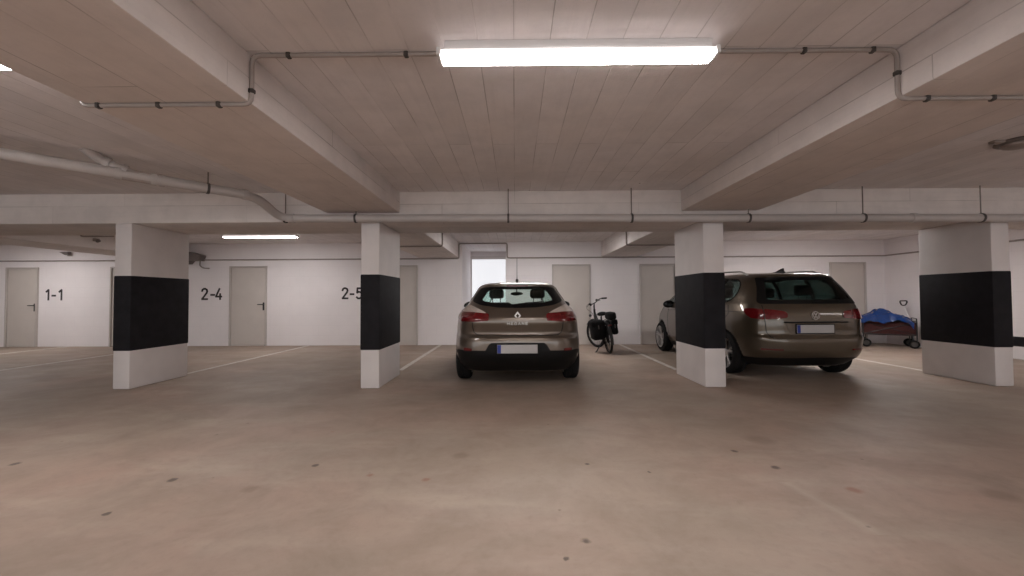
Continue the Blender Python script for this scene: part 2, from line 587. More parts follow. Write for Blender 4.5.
# pillars with their black protective bands
pil = [(112.0, 129.0, 388.4, 'white pillar with a black band beside the number 2-4'),
       (360.2, 379.2, 387.8, 'white pillar with a black band, covering part of the number 2-5'),
       (705.4, 726.6, 386.0, 'white pillar with a black band in front of the dark brown estate car'),
       (996.0, 1014.8, 385.3, 'white pillar with a black band near the wagon')]
pill_x = []
for (a, b, yy, lab) in pil:
    x0, x1 = at_y(a, yy, YF).x, at_y(b, yy, YF).x
    pill_x.append((x0, x1))
    p = struct(MB().rbox(x0, x1, YF, YB, 0, ZB + .003, .018, 2), 'pillar', M['pillar'], lab, 'pillar', angle=30)
    bd = MB().rbox(x0 - .006, x1 + .006, YF - .006, YB + .006, 0.50, 1.507, .02, 2).build('protective_band', M['black_band'], p, angle=30)
    tag(bd, 'black band')


# ------------------------------------------------------------------ doors
def door(n, x0, x1, ztop, side, label, frame=0.042):
    W = x1 - x0
    lf = MB().rbox(x0, x1, YW - .018, YW + .01, 0.008, ztop, .003, 1)
    d = struct(lf, 'door_%d' % n, M['door'], label, 'door')
    fr = MB()
    fr.rbox(x0 - frame, x0 - .004, YW - .05, YW + .01, 0.0, ztop + frame, .004, 1)
    fr.rbox(x1 + .004, x1 + frame, YW - .05, YW + .01, 0.0, ztop + frame, .004, 1)
    fr.rbox(x0 - .004, x1 + .004, YW - .05, YW + .01, ztop + .004, ztop + frame, .004, 1)
    fr.build('door_frame', M['door_frame'], d)
    if side:
        hx = x1 - .034 if side > 0 else x0 + .034
        s = -side
        MB().rbox(hx - .022, hx + .022, YW - .027, YW - .016, 0.90, 1.10, .004, 1).build('handle_plate', M['black_plastic'], d)
        h = MB().tube(fillet([(hx, YW - .02, 1.05), (hx, YW - .07, 1.05), (hx + s * .125, YW - .07, 1.05)], .02), .012, 8)
        h.build('door_handle', M['black_plastic'], d)
    return d


def wx(px, py=300):
    return at_y(px, py, YW).x


door(1, wx(8.6), wx(37.0), 1.985, 1, 'grey steel door left of the painted number 1-1')
door(2, wx(112.8), wx(143.5), 1.985, 0, 'grey steel door mostly hidden behind the pillar right of the number 1-1')
door(3, wx(231.8), wx(265.4), 1.985, 1, 'grey steel door with dark lever handle right of the number 2-4')
door(4, wx(384.0), wx(416.4), 1.985, -1, 'grey steel door half hidden behind the pillar by the number 2-5')
door(5, wx(553.8), wx(588.8), 1.985, -1, 'grey steel door between the parked hatchback and the bicycle')
door(6, wx(641.5), wx(674.5), 1.985, 1, 'grey steel door behind the bonnet of the estate car')
door(7, wx(831.5), wx(863.8), 2.0, -1, 'grey steel door between the estate car and the wagon')

# bright glazed door at the end of the niche
gx0, gx1 = at_y(470.6, 290, YD).x, NX1
gf = MB()
gf.rbox(gx0, gx0 + .05, YD - .06, YD, 0, 2.46, .004, 1)
gf.rbox(gx1 - .05, gx1, YD - .06, YD, 0, 2.46, .004, 1)
gf.rbox(gx0 + .05, gx1 - .05, YD - .06, YD, 2.36, 2.46, .004, 1)
gf.rbox(gx0 + .05, gx1 - .05, YD - .06, YD, 0, 0.22, .004, 1)
gd = struct(gf, 'door_8', M['white_frame'], 'brightly lit frosted glass door in the white niche behind the hatchback', 'door')
MB().box(gx0 + .05, gx1 - .05, YD - .035, YD - .02, 0.22, 2.36).build('glass_pane', M['glow_glass'], gd)

# ------------------------------------------------------------------ floor lines
def floor_line(pa, pb, label, w=0.08):
    a, b = at_z(*pa, 0), at_z(*pb, 0)
    x = (a.x + b.x) / 2
    y0, y1 = a.y, min(b.y, YW)
    o = MB().box(x - w / 2, x + w / 2, y0, YW - .01, 0.0, 0.003).build('parking_line', M['white_line'])
    tag(o, label, 'line', 'white parking lines', 'structure')


floor_line((-12, 372.8), (111, 354.4), 'white parking line on the floor to the left of the first pillar')
floor_line((0, 354.7), (55.5, 347.5), 'faint white parking line on the floor under the number 1-1 door')
floor_line((187, 374.2), (305, 346.2), 'white parking line running from the 2-4 pillar to the back wall')
floor_line((400.5, 370.3), (440.9, 344.7), 'white parking line on the floor left of the hatchback')
floor_line((678, 369.9), (617, 343.7), 'white parking line on the floor between bicycle and estate car')
floor_line((924.6, 371.3), (859, 359.0), 'white parking line on the floor right of the estate car')

# ------------------------------------------------------------------ painted numbers
GL = {
    '1': [[(0.05, .80), (.28, 1.0), (.28, 0)]],
    '2': [[(.02, .76), (.06, .90), (.18, .985), (.32, .985), (.46, .90), (.50, .76), (.45, .60), (.02, .02), (.53, .02)]],
    '4': [[(.36, 1.0), (.03, .26), (.56, .26)], [(.42, .52), (.42, 0)]],
    '5': [[(.50, .985), (.10, .985), (.07, .56), (.22, .64), (.36, .62), (.48, .52), (.51, .34), (.46, .14), (.32, .02), (.16, .02), (.02, .14)]],
    '-': [[(.02, .42), (.36, .42)]],
    'M': [[(0, 0), (0, 1), (.35, .35), (.7, 1), (.7, 0)]],
    'E': [[(.5, 1), (0, 1), (0, 0), (.5, 0)], [(0, .5), (.42, .5)]],
    'G': [[(.6, .82), (.42, 1), (.18, 1), (0, .78), (0, .22), (.18, 0), (.42, 0), (.6, .2), (.6, .48), (.34, .48)]],
    'A': [[(0, 0), (.32, 1), (.64, 0)], [(.12, .36), (.52, .36)]],
    'N': [[(0, 0), (0, 1), (.55, 0), (.55, 1)]],
}


def strokes(mb, polys, sx, sz, h, w, y, t, hs=None):
    """flat painted strokes in the xz plane facing -y"""
    hs = hs or h
    for pl in polys:
        P = [(sx + p[0] * hs, sz + p[1] * h) for p in pl]
        for (a, b) in zip(P, P[1:]):
            dx, dz = b[0] - a[0], b[1] - a[1]
            L = math.hypot(dx, dz) or 1
            nx, nz = -dz / L * w / 2, dx / L * w / 2
            ex, ez = dx / L * w * .3, dz / L * w * .3
            q = [(a[0] - ex + nx, a[1] - ez + nz), (a[0] - ex - nx, a[1] - ez - nz), (b[0] + ex - nx, b[1] + ez - nz), (b[0] + ex + nx, b[1] + ez + nz)]
            mb.prism(q, 'y', y - t, y)
    return mb


def wall_number(chars, label, ybot, ytop):
    mb = MB()
    for ch, px in chars:
        a = at_y(px, ybot, YW)
        b = at_y(px, ytop, YW)
        strokes(mb, GL[ch], a.x, a.z, b.z - a.z, .046, YW, .002)
    o = mb.build('wall_number', M['number_paint'], weld=False)
    tag(o, label, 'number', 'bay numbers on the back wall')


wall_number((('1', 45.6), ('-', 51.8), ('1', 58.6)), 'black number 1-1 painted on the white wall', 299.9, 289.9)
wall_number((('2', 201.8), ('-', 210.6), ('4', 215.6)), 'black number 2-4 painted on the white wall', 299.4, 288.7)
wall_number((('2', 342.3), ('-', 350.0), ('5', 356.4)), 'black number 2-5 painted on the white wall beside a pillar', 298.6, 288.1)


# ------------------------------------------------------------------ tube lamps
def lamp(x0, x1, y, label, z=ZC, glow='lamp'):
    t = empty('tube_lamp', ((x0 + x1) / 2, y, z))
    h = (x1 - x0) / 2
    tag(t, label, 'lamp', 'ceiling tube lamps')
    MB().rbox(-h + .03, h - .03, -.052, .052, -.056, 0.003, .010, 2).build('housing', M['lamp_body'], t)
    MB().rbox(-h + .012, h - .012, -.063, .063, -.080, -.054, .008, 3).build('side_cover', M['lamp_side'], t)
    prof = [(-.058, -.078), (-.058, -.081), (-.040, -.086), (0, -.088), (.040, -.086), (.058, -.081), (.058, -.078)]
    MB().prism(prof, 'x', -h + .016, h - .016).build('diffuser', M[glow], t, angle=50)
    for s in (-1, 1):
        e = MB().rbox(s * h - .012, s * h + .012, -.062, .062, -.086, -.040, .006, 2)
        e.build('end_cap', M['lamp_body'], t)
    return t


YL = 2.27
lx0, lx1 = at_y(438.0, 57, YL).x, at_y(716.0, 54, YL).x
lamp(lx0 + .012, lx1 - .012, YL, 'long bright tube lamp on the ceiling above the aisle')
l2x = at_y(11.0, 68, YL).x
lamp(l2x - 1.45, l2x + .06, YL, 'bright tube lamp cut off by the left ceiling beam at the picture edge')
YL2 = 8.8
lamp(at_y(224, 237, YL2).x, at_y(297.5, 236, YL2).x, YL2, 'small bright tube lamp on the ceiling above the number 2-4 door', glow='lamp_dim')
l3x = at_y(19.2, 238.5, YL2).x
lamp(l3x - 1.56, l3x, YL2, 'tube lamp above the number 1-1 door')
lamp(-.42, 1.15, 8.2, 'tube lamp over the hatchback roof, behind the cross beam', glow='lamp_strong')
for xx, yy, lab in ((-5.3, -2.9, 'unseen tube lamp added over the aisle behind the viewer, left bay'), (.3, -2.9, 'unseen tube lamp added over the aisle behind the viewer, middle bay'), (6.2, -2.9, 'unseen tube lamp added over the aisle behind the viewer, right bay'), (7.9, YL, 'tube lamp over the aisle beside the right wall')):
    lamp(xx - .78, xx + .78, yy, lab, glow='lamp_dim' if xx > 7 else 'lamp')  # the three behind the viewer are added, unseen, to lift floor and ceiling
lamp(5.6, 7.17, 8.1, 'tube lamp over the estate car, behind the cross beam', glow='lamp_strong')


# ------------------------------------------------------------------ conduits
def conduit(paths, label, r=0.0125, clips=(), name='cable_conduit'):
    mb = MB()
    for p in paths:
        mb.tube(fillet(p, .05, 4), r, 8)
    o = mb.build(name, M['conduit'])
    tag(o, label, 'conduit', 'grey cable conduits')
    for c, ax in clips:
        c = Vector(c)
        d = {'x': (.014, r + .004, r + .004), 'z': (r + .004, r + .004, .014), 'y': (r + .004, .014, r + .004)}[ax]
        MB().rbox(c.x - d[0], c.x + d[0], c.y - d[1], c.y + d[1], c.z - d[2], c.z + d[2], .006, 1).build('clip', M['clip'], o)
    return o


zc, zb = ZC - .013, 2.316 - .013
yc = 2.325
conduit([[(lx1 + .02, yc, zc), (2.187, yc, zc), (2.187, yc, zb), (3.21, yc, zb)]],
        'thin grey conduit from the big lamp over the right ceiling beam',
        clips=[((1.16, yc, zc), 'x'), ((1.66, yc, zc), 'x'), ((2.05, yc, zc), 'x'), ((2.187, yc, 2.45), 'z'), ((2.35, yc, zb), 'x'), ((2.72, yc, zb), 'x')])
conduit([[(lx0 - .02, yc, zc), (-1.512, yc, zc), (-1.512, yc, zb), (-2.499, yc, zb), (-2.499, yc, zc), (-2.78, yc, zc)]],
        'thin grey conduit from the big lamp over the left ceiling beam',
        clips=[((-.62, yc, zc), 'x'), ((-1.30, yc, zc), 'x'), ((-1.512, yc, 2.38), 'z'), ((-1.70, yc, zb), 'x'), ((-2.05, yc, zb), 'x'), ((-2.40, yc, zb), 'x')])

# along the back wall, stepping over the niche
yv = YW - .018
zw = 2.19
xb0, xb1 = NX0 - .075, NX1 + .04
conduit([[(XL + .05, yv, zw), (xb0, yv, zw), (xb0, yv, ZC - .03), (xb1, yv, ZC - .03), (xb1, yv, zw + .01), (XR - .02, yv, zw + .01)]],
        'long grey conduit along the back wall stepping up over the glazed door', r=.018)
xv = XR - .018
conduit([[(xv, YW - .03, zw + .01), (xv, 7.0, zw + .01), (xv, 4.0, zw + .01)]], 'grey conduit along the right side wall above the wagon', r=.018)
# crossing the beams of the back bays at the lamp line
y8 = 8.0
conduit([[(-2.6, y8, 2.215 - .016), (-1.418, y8, 2.215 - .016), (-1.418, y8, ZC - .016), (2.178, y8, ZC - .016), (2.178, y8, 2.215 - .016), (3.2, y8, 2.215 - .016)]],
        'thin grey conduit crossing the beams of the back bays', r=.014)


# ------------------------------------------------------------------ drain pipe
dp = empty('drain_pipe', (0, 0, 0))
tag(dp, 'pale drain pipe hanging below the cross beam and bending away at the left', 'pipe')
YP, ZP = 5.30, 2.232
rp = 0.053
bend = at_y(281, 216, YP)
def pz(x):
    return ZP - .0057 * (x - bend.x)


pL = at_y(0, 153.5, 3.45)
pM = at_y(208, 188.5, 4.52)
pE = at_y(256, 196.5, 4.86)
dirL = (pM - pL).normalized()
far = pL - dirL * 2.0
MB().tube(fillet([far, pE, (bend.x, YP, pz(bend.x)), (XR - .09, YP, pz(XR))], .16, 6), rp, 18).build('pipe_run', M['pipe'], dp)
# couplings on the slanting run and the branch that comes down from the ceiling
def coupling(a, b, r):
    MB().tube([a, b], r, 18).build('coupling', M['pipe'], dp)


for t in (0.50, 0.685, 0.73):
    q = pL + (pM - pL) * t
    coupling(q - dirL * .022, q + dirL * .022, rp + .010)
tee = MB().tube([pL + (pM - pL) * 0.52, pL + (pM - pL) * 0.67], rp + .004, 18).build('tee_piece', M['conduit'], dp)
q = pE - dirL * .02
coupling(q - dirL * .12, q - dirL * .07, rp + .008)
q = Vector((bend.x + .12, YP, pz(bend.x)))
coupling(q, q + Vector((.06, 0, 0)), rp + .008)
q = at_y(913, 217, YP)
coupling((q.x - .03, YP, pz(q.x)), (q.x + .03, YP, pz(q.x)), rp + .007)
jn = pL + (pM - pL) * 0.60
bt = at_z(84, 149, ZC)
mid = at_z(101, 161, 2.53)
MB().tube(fillet([bt + Vector((0, 0, .02)), mid, jn], .12, 6), [rp * .92] * 9, 16).build('branch_pipe', M['pipe'], dp)
u = (jn - mid).normalized()
for t in (0.15, 0.62):
    q = mid + (jn - mid) * t
    coupling(q - u * .02, q + u * .02, rp + .010)


def clamp(c, d, top, rod=True):
    d = Vector(d).normalized()
    o = MB().tube([Vector(c) - d * .013, Vector(c) + d * .013], rp + .007, 18).build('pipe_clamp', M['clip'], dp)
    if rod:
        MB().tube([(c[0], c[1], c[2] + rp), (c[0], c[1], top)], .007, 6).build('hanger_rod', M['steel_rod'], o)


clamp(pM, dirL, ZC)
for px in (285.5, 356, 508.3, 631.5, 748.5, 863, 981):
    x = at_y(px, 217, YP).x
    under = (-2.485 < x < -1.525) or (2.20 < x < 3.20)
    clamp((x, YP, pz(x)), (1, 0, 0), 2.32 if under else ZC)

# ------------------------------------------------------------------ small fittings
s = at_z(1019, 144, ZC - .03)
o = empty('ceiling_sensor', (s.x, s.y, ZC))
tag(o, 'round dark grey fitting on the ceiling at the right edge', 'sensor')
MB().lathe([(0, .155), (-.02, .16), (-.03, .145), (-.032, .14)], 28, 'z').build('base', M['grey_fitting'], o)
MB().lathe([(-.028, .12), (-.05, .11), (-.065, .07), (-.07, .0)], 28, 'z').build('dome', M['conduit'], o)
MB().rbox(-.25, -.14, -.03, .03, -.022, 0, .006).build('cable_entry', M['conduit'], o)

s = at_y(70.5, 254.3, YW)
o = empty('wall_sensor', (s.x, YW, s.z))
tag(o, 'small grey motion sensor on the wall above the number 1-1', 'sensor')
MB().rbox(-.035, .035, -.05, 0, -.05, .05, .008).build('bracket', M['conduit'], o)
MB().prism([(-.16, .045), (.07, .055), (.07, -.02), (-.02, -.03)], 'y', -.12, -.045).build('sensor_head', M['grey_fitting'], o)

s = at_y(187, 254, YW - .12)
o = empty('cable_box', (s.x, YW, 2.4))
tag(o, 'dark grey cable box under the ceiling beside the 2-4 pillar', 'box')
MB().prism([(-.2, .02), (.12, -.02), (.40, -.10), (.36, -.24), (.12, -.24), (.05, -.32), (-.2, -.32)], 'y', -.22, 0).build('box_body', M['grey_fitting'], o)
MB().tube(fillet([(.33, -.10, -.2), (.28, -.06, -.36), (.36, -.03, -.42), (.5, -.02, -.425)], .06), .017, 8).build('cable', M['conduit'], o)

xf = -8.42
s = at_x(95, 238.5, xf)
p0, p1 = at_x(80, 236.5, xf), at_x(113, 236.5, xf)
conduit([[(xf + .013, p0.y, ZC - .01), (xf + .013, p0.y, p0.z), (xf + .013, p1.y, p1.z)]], 'short grey conduit on the beam face left of the first pillar', r=.014)
o = empty('beam_sensor', (xf, s.y, s.z - .03))
tag(o, 'small dark sensor on the beam face left of the first pillar', 'sensor')
MB().rbox(0, .05, -.05, .05, -.03, .03, .008).build('sensor_base', M['conduit'], o)
MB().lathe([(.045, .035), (.07, .032), (.10, .02), (.105, 0)], 18, 'x', (0, 0, -.02)).build('sensor_head', M['grey_fitting'], o)

# ================================================================== CARS
def pchip(pts):
    """monotone cubic through (t, value) control points"""
    xs = [p[0] for p in pts]
    ys = [p[1] for p in pts]
    n = len(xs)
    h = [xs[i + 1] - xs[i] for i in range(n - 1)]
    d = [(ys[i + 1] - ys[i]) / h[i] for i in range(n - 1)]
    m = [d[0]] + [0] * (n - 2) + [d[-1]]
    for i in range(1, n - 1):
        if d[i - 1] * d[i] > 0:
            w1, w2 = 2 * h[i] + h[i - 1], h[i] + 2 * h[i - 1]
            m[i] = (w1 + w2) / (w1 / d[i - 1] + w2 / d[i])

    def f(x):
        if x <= xs[0]: return ys[0]
        if x >= xs[-1]: return ys[-1]
        i = 0
        while x > xs[i + 1]: i += 1
        t = (x - xs[i]) / h[i]
        a, b = ys[i], ys[i + 1]
        return ((1 + 2 * t) * (1 - t) ** 2 * a + t * (1 - t) ** 2 * h[i] * m[i]
                + t * t * (3 - 2 * t) * b + t * t * (t - 1) * h[i] * m[i + 1])
    return f


def inpoly(p, poly):
    x, y = p
    c = False
    j = len(poly) - 1
    for i in range(len(poly)):
        xi, yi = poly[i]
        xj, yj = poly[j]
        if (yi > y) != (yj > y) and x < (xj - xi) * (y - yi) / (yj - yi) + xi:
            c = not c
        j = i
    return c


def smooth_poly(poly, r=0.05, seg=4):
    """round the corners of a closed 2D polygon"""
    out = []
    n = len(poly)
    for i in range(n):
        a, p, b = Vector(poly[i - 1]), Vector(poly[i]), Vector(poly[(i + 1) % n])
        k1, k2 = min(r, (a - p).length * .45), min(r, (b - p).length * .45)
        p1, p2 = p + (a - p).normalized() * k1, p + (b - p).normalized() * k2
        for s in range(seg + 1):
            t = s / seg
            q = p1 * (1 - t) ** 2 + p * 2 * t * (1 - t) + p2 * t * t
            out.append((q.x, q.y))
    return out


def mirror(poly):
    return [(-a, b) for a, b in poly][::-1]


class Shell:
    """a car body described by its outline at every height"""
    def __init__(self, w, yr, yf, nr, nf, yc, zlo, zhi):
        self.w, self.yr, self.yf = pchip(w), pchip(yr), pchip(yf)
        self.nr, self.nf = pchip(nr), pchip(nf)
        self.yc, self.zlo, self.zhi = yc, zlo, zhi

    def rear(self, x, z):
        W, n = self.w(z), self.nr(z)
        t = min(abs(x) / W, 0.9995)
        return Vector((x, self.yc - (self.yc - self.yr(z)) * (1 - t ** n) ** (1 / n), z))

    def front(self, x, z):
        W, n = self.w(z), self.nf(z)
        t = min(abs(x) / W, 0.9995)
        return Vector((x, self.yc + (self.yf(z) - self.yc) * (1 - t ** n) ** (1 / n), z))

    def side(self, y, z, s):
        W = self.w(z)
        if y < self.yc:
            n, t = self.nr(z), (self.yc - y) / (self.yc - self.yr(z))
        else:
            n, t = self.nf(z), (y - self.yc) / (self.yf(z) - self.yc)
        t = min(abs(t), 0.9995)
        return Vector((s * W * (1 - t ** n) ** (1 / n), y, z))

    def proj(self, kind):
        f = {'rear': self.rear, 'front': self.front, 'left': lambda a, b: self.side(a, b, -1), 'right': lambda a, b: self.side(a, b, 1)}[kind]
        sgn = {'rear': Vector((0, -1, .2)), 'front': Vector((0, 1, .4)), 'left': Vector((-1, 0, .2)), 'right': Vector((1, 0, .2))}[kind]

        def g(a, b, off=0.0):
            p = f(a, b)
            e = 0.006
            n = (f(a + e, b) - f(a - e, b)).cross(f(a, b + e) - f(a, b - e))
            if n.length < 1e-9:
                n = sgn.copy()
            n.normalize()
            if n.dot(sgn) < 0:
                n = -n
            return p + n * off
        return g

    def patch(self, kind, poly, off, thick, holes=(), step=0.03):
        """a sheet lying on the body, cut to a 2D outline"""
        g = self.proj(kind)
        pts, edges = [], []

        def loop(pl):
            s0 = len(pts)
            for i in range(len(pl)):
                a, b = Vector(pl[i]), Vector(pl[(i + 1) % len(pl)])
                k = max(1, int((b - a).length / step))
                for j in range(k):
                    pts.append(a + (b - a) * (j / k))
            n = len(pts) - s0
            edges.extend([(s0 + i, s0 + (i + 1) % n) for i in range(n)])
        loop(poly)
        for h in holes:
            loop(h)
        x0, x1 = min(p[0] for p in poly), max(p[0] for p in poly)
        z0, z1 = min(p[1] for p in poly), max(p[1] for p in poly)
        allb = list(pts)
        a = x0 + step / 2
        while a < x1:
            b = z0 + step / 2
            while b < z1:
                if inpoly((a, b), poly) and not any(inpoly((a, b), h) for h in holes):
                    q = Vector((a, b))
                    if min((q - e).length for e in allb) > step * .5:
                        pts.append(q)
                b += step
            a += step
        co, ed, fa, *_ = delaunay_2d_cdt(pts, edges, [], 0, 1e-6)
        keep = []
        for f in fa:
            c = sum((co[i] for i in f), Vector((0, 0))) / len(f)
            if inpoly(c, poly) and not any(inpoly(c, h) for h in holes):
                keep.append(tuple(f))
        n = len(co)
        V = [g(c[0], c[1], off) for c in co] + [g(c[0], c[1], off - thick) for c in co]
        F = list(keep) + [tuple(i + n for i in f[::-1]) for f in keep]
        cnt = {}
        for f in keep:
            for i in range(len(f)):
                e = (f[i], f[(i + 1) % len(f)])
                cnt[e] = cnt.get(e, 0) + 1
        for (i, j) in cnt:
            if (j, i) not in cnt:
                F.append((j, i, i + n, j + n))
        return V, F

    def ribbon(self, kind, line, wd, off=0.003):
        """thin strip following a 2D line on the body (a panel gap)"""
        g = self.proj(kind)
        P = []
        for a, b in zip(line, line[1:]):
            a, b = Vector(a), Vector(b)
            k = max(1, int((b - a).length / .03))
            P += [a + (b - a) * (j / k) for j in range(k)]
        P.append(Vector(line[-1]))
        V, F = [], []
        for i, p in enumerate(P):
            t = (P[min(i + 1, len(P) - 1)] - P[max(i - 1, 0)]).normalized()
            nn = Vector((-t.y, t.x)) * wd / 2
            for q in (p + nn, p - nn):
                V.append(g(q.x, q.y, off))
            for q in (p + nn, p - nn):
                V.append(g(q.x, q.y, -.01))
        for i in range(len(P) - 1):
            a, b = i * 4, i * 4 + 4
            F += [(a, a + 1, b + 1, b), (a + 2, a, b, b + 2), (a + 1, a + 3, b + 3, b + 1)]
        return V, F

    def body(self, cuts, wheels, wr, nlev=84):
        """closed body skin; cuts = [(kind, polygon)], wheel openings at y in wheels"""
        qs = []
        # one quarter of a square outline, walked from the rear centre to the side centre
        NR, NS, NFs, NF = 30, 66, 60, 22
        qs += [(i / NR, -1.0) for i in range(NR)]
        qs += [(1.0, -1 + i / NS) for i in range(NS)]
        qs += [(1.0, i / NFs) for i in range(NFs)]
        qs += [(1 - i / NF, 1.0) for i in range(NF + 1)]
        full = qs + [(-a, b) for a, b in qs[-2:0:-1]]
        n = len(full)
        zs = []
        for i in range(nlev + 1):
            t = i / nlev
            t = t + 0.10 * math.sin(2 * PI * t) / (2 * PI) * -1
            zs.append(self.zlo + (self.zhi - self.zlo) * (1 - (1 - t) ** 1.35))
        V, F, info = [], [], []
        for z in zs:
            W, a_r, a_f = self.w(z), self.yc - self.yr(z), self.yf(z) - self.yc
            for (u, v) in full:
                e = self.nr(z) if v < 0 else self.nf(z)
                k = (abs(u) ** e + abs(v) ** e) ** (1 / e)
                V.append(Vector((u / k * W, self.yc + v / k * (a_r if v < 0 else a_f), z)))
        for i in range(len(zs) - 1):
            for j in range(n):
                j2 = (j + 1) % n
                f = (i * n + j, i * n + j2, (i + 1) * n + j2, (i + 1) * n + j)
                c = (V[f[0]] + V[f[1]] + V[f[2]] + V[f[3]]) / 4
                u, v = (full[j][0] + full[j2][0]) / 2, (full[j][1] + full[j2][1]) / 2
                drop = False
                for kind, poly in cuts:
                    if kind == 'rear' and v < -.3 and inpoly((c.x, c.z), poly): drop = True
                    if kind == 'front' and v > .3 and inpoly((c.x, c.z), poly): drop = True
                    if kind == 'left' and u < -.5 and abs(v) < .999 and inpoly((c.y, c.z), poly): drop = True
                    if kind == 'right' and u > .5 and abs(v) < .999 and inpoly((c.y, c.z), poly): drop = True
                for yw in wheels:
                    if abs(c.x) > .5 and math.hypot(c.y - yw, c.z - .315) < wr:
                        drop = True
                if not drop:
                    F.append(f)
        F.append(tuple(range(n))[::-1])
        F.append(tuple(range((len(zs) - 1) * n, len(zs) * n)))
        return V, F


def mk(VF, name, m, parent, angle=40, weld=True):
    return MB().add(VF[0], VF[1], True).build(name, m, parent, angle=angle, weld=weld)


def wheel(car, x, y, rad, s, tyre_w=.205, spokes=5, rim_m=None):
    """wheel whose outer face looks along s*x; tyre > rim"""
    rr = rad * .75
    c = (x, y, rad)
    prof = [(-.5, rr * .98), (-.5, rr + .015), (-.47, rad - .035), (-.40, rad - .010), (-.30, rad), (-.10, rad), (-.09, rad - .007), (-.06, rad - .007), (-.05, rad),
            (.05, rad), (.06, rad - .007), (.09, rad - .007), (.10, rad), (.30, rad), (.40, rad - .010), (.47, rad - .035), (.5, rr + .015), (.5, rr * .98)]
    t = MB().lathe([(s * h * tyre_w, r) for h, r in prof], 44, 'x', c, closed=True).build('wheel', M['rubber'], car, angle=25)
    rm = MB()
    w = tyre_w
    rm.lathe([(s * w * .5, rr), (s * w * .46, rr - .018), (s * w * .2, rr - .03), (-s * w * .5, rr - .02), (-s * w * .5, rr)], 44, 'x', c, closed=True)
    rm.lathe([(s * w * .12, .0), (s * w * .12, .07), (s * w * .36, .062), (s * w * .40, .03), (s * w * .40, 0)], 20, 'x', c)
    for k in range(spokes):
        for dd in (-.13, .13):
            a = 2 * PI * k / spokes + .3
            a1 = a + dd
            p0 = Vector((c[0] + s * w * .33, c[1] + math.cos(a) * .05, c[2] + math.sin(a) * .05))
            p1 = Vector((c[0] + s * w * .44, c[1] + math.cos(a1) * (rr - .012), c[2] + math.sin(a1) * (rr - .012)))
            rm.tube([p0, (p0 + p1) / 2 + Vector((s * .004, 0, 0)), p1], [.018, .014, .017], 6)
    rm.build('rim', rim_m or M['alloy'], t)
    MB().lathe([(-s * w * .1, 0), (-s * w * .1, rr - .03), (-s * w * .05, rr - .03), (-s * w * .05, 0)], 24, 'x', c).build('brake_disc', M['clip'], t)
    return t


def seat(car, x, y, w=.5, z0=.30, top=1.0, rest=1.24, posts=True):
    mb = MB().rbox(x - w / 2, x + w / 2, y, y + .50, z0, z0 + .2, .05, 3)
    bm = MB().rbox(-w / 2, w / 2, -.07, .07, 0, top - z0 - .08, .055, 3)
    bm.xf(Matrix.Translation((x, y - .02, z0 + .12)) @ Matrix.Rotation(R(12), 4, 'X'))
    mb.add(bm.v, bm.f, True)
    o = mb.build('seat', M['seat'], car)
    yy = y - .02 - math.sin(R(12)) * (top - z0)
    h = MB().rbox(x - .125, x + .125, yy - .05, yy + .06, top + .09, rest, .05, 3)
    h.tube([(x - .065, yy, top - .05), (x - .065, yy, top + .11)], .008, 6)
    h.tube([(x + .065, yy, top - .05), (x + .065, yy, top + .11)], .008, 6)
    h.build('headrest', M['seat'], o)


def door_mirror(car, x, y, z, s, m, w=.19):
    def fn(p):
        q = Vector(p)
        if q.y < 0: q.y *= .25
        q.x += .12 * q.z
        return q
    o = MB().ball((x + s * w * .5, y, z), (w * .52, .10, .075), 3, fn).build('door_mirror', m, car)
    MB().tube([(x - s * .05, y + .03, z - .06), (x + s * .04, y + .02, z - .05), (x + s * .08, y, z - .03)], [.028, .025, .03], 8).build('mirror_foot', M['trim'], o)
    MB().ball((x + s * w * .5, y - .022, z), (w * .42, .008, .055), 2).build('mirror_glass', M['mirror_glass'], o)


def arches(car, sh, wheels, wr, half=.40):
    """dark wheel wells behind the openings"""
    for y in wheels:
        for s in (-1, 1):
            V, F = [], []
            N = 22
            for i in range(N + 1):
                q = PI * (-.12 + 1.24 * i / N)
                yy, zz = y + wr * 1.0 * math.cos(q), .315 + wr * 1.0 * math.sin(q)
                V.append((s * half, yy, zz))
                V.append((sh.side(yy, zz, s).x - s * .004, yy, zz))
            for i in range(N):
                F.append((2 * i, 2 * i + 1, 2 * i + 3, 2 * i + 2))
            c = len(V)
            V.append((s * half, y, .25))
            for i in range(N):
                F.append((2 * i, 2 * i + 2, c))
            MB().add(V, F, True).build('wheel_arch', M['trim'], car)


def cabin_floor(car, x, y0, y1, z=.28):
    MB().rbox(-x, x, y0, y1, z - .06, z, .02).build('cabin_floor', M['cabin'], car)


def number_plate(car, sh, z, dy, w=.52, h=.112, cx=0.0):
    y = sh.rear(0, z).y - dy
    p = MB().rbox(cx - w / 2, cx + w / 2, y - .012, y + .03, z - h / 2, z + h / 2, .004, 1).build('number_plate', M['plate'], car)
    tag(p, 'blank whitish number plate')
    b = MB().rbox(cx - w / 2 + .002, cx - w / 2 + .048, y - .0145, y - .011, z - h / 2 + .003, z + h / 2 - .003, .001, 1).build('plate_band', M['euro_blue'], p)
    fr = MB()
    fr.rbox(cx - w / 2 - .012, cx + w / 2 + .012, y - .008, y + .028, z - h / 2 - .012, z + h / 2 + .012, .004, 1).build('plate_holder', M['trim'], p)
    return y


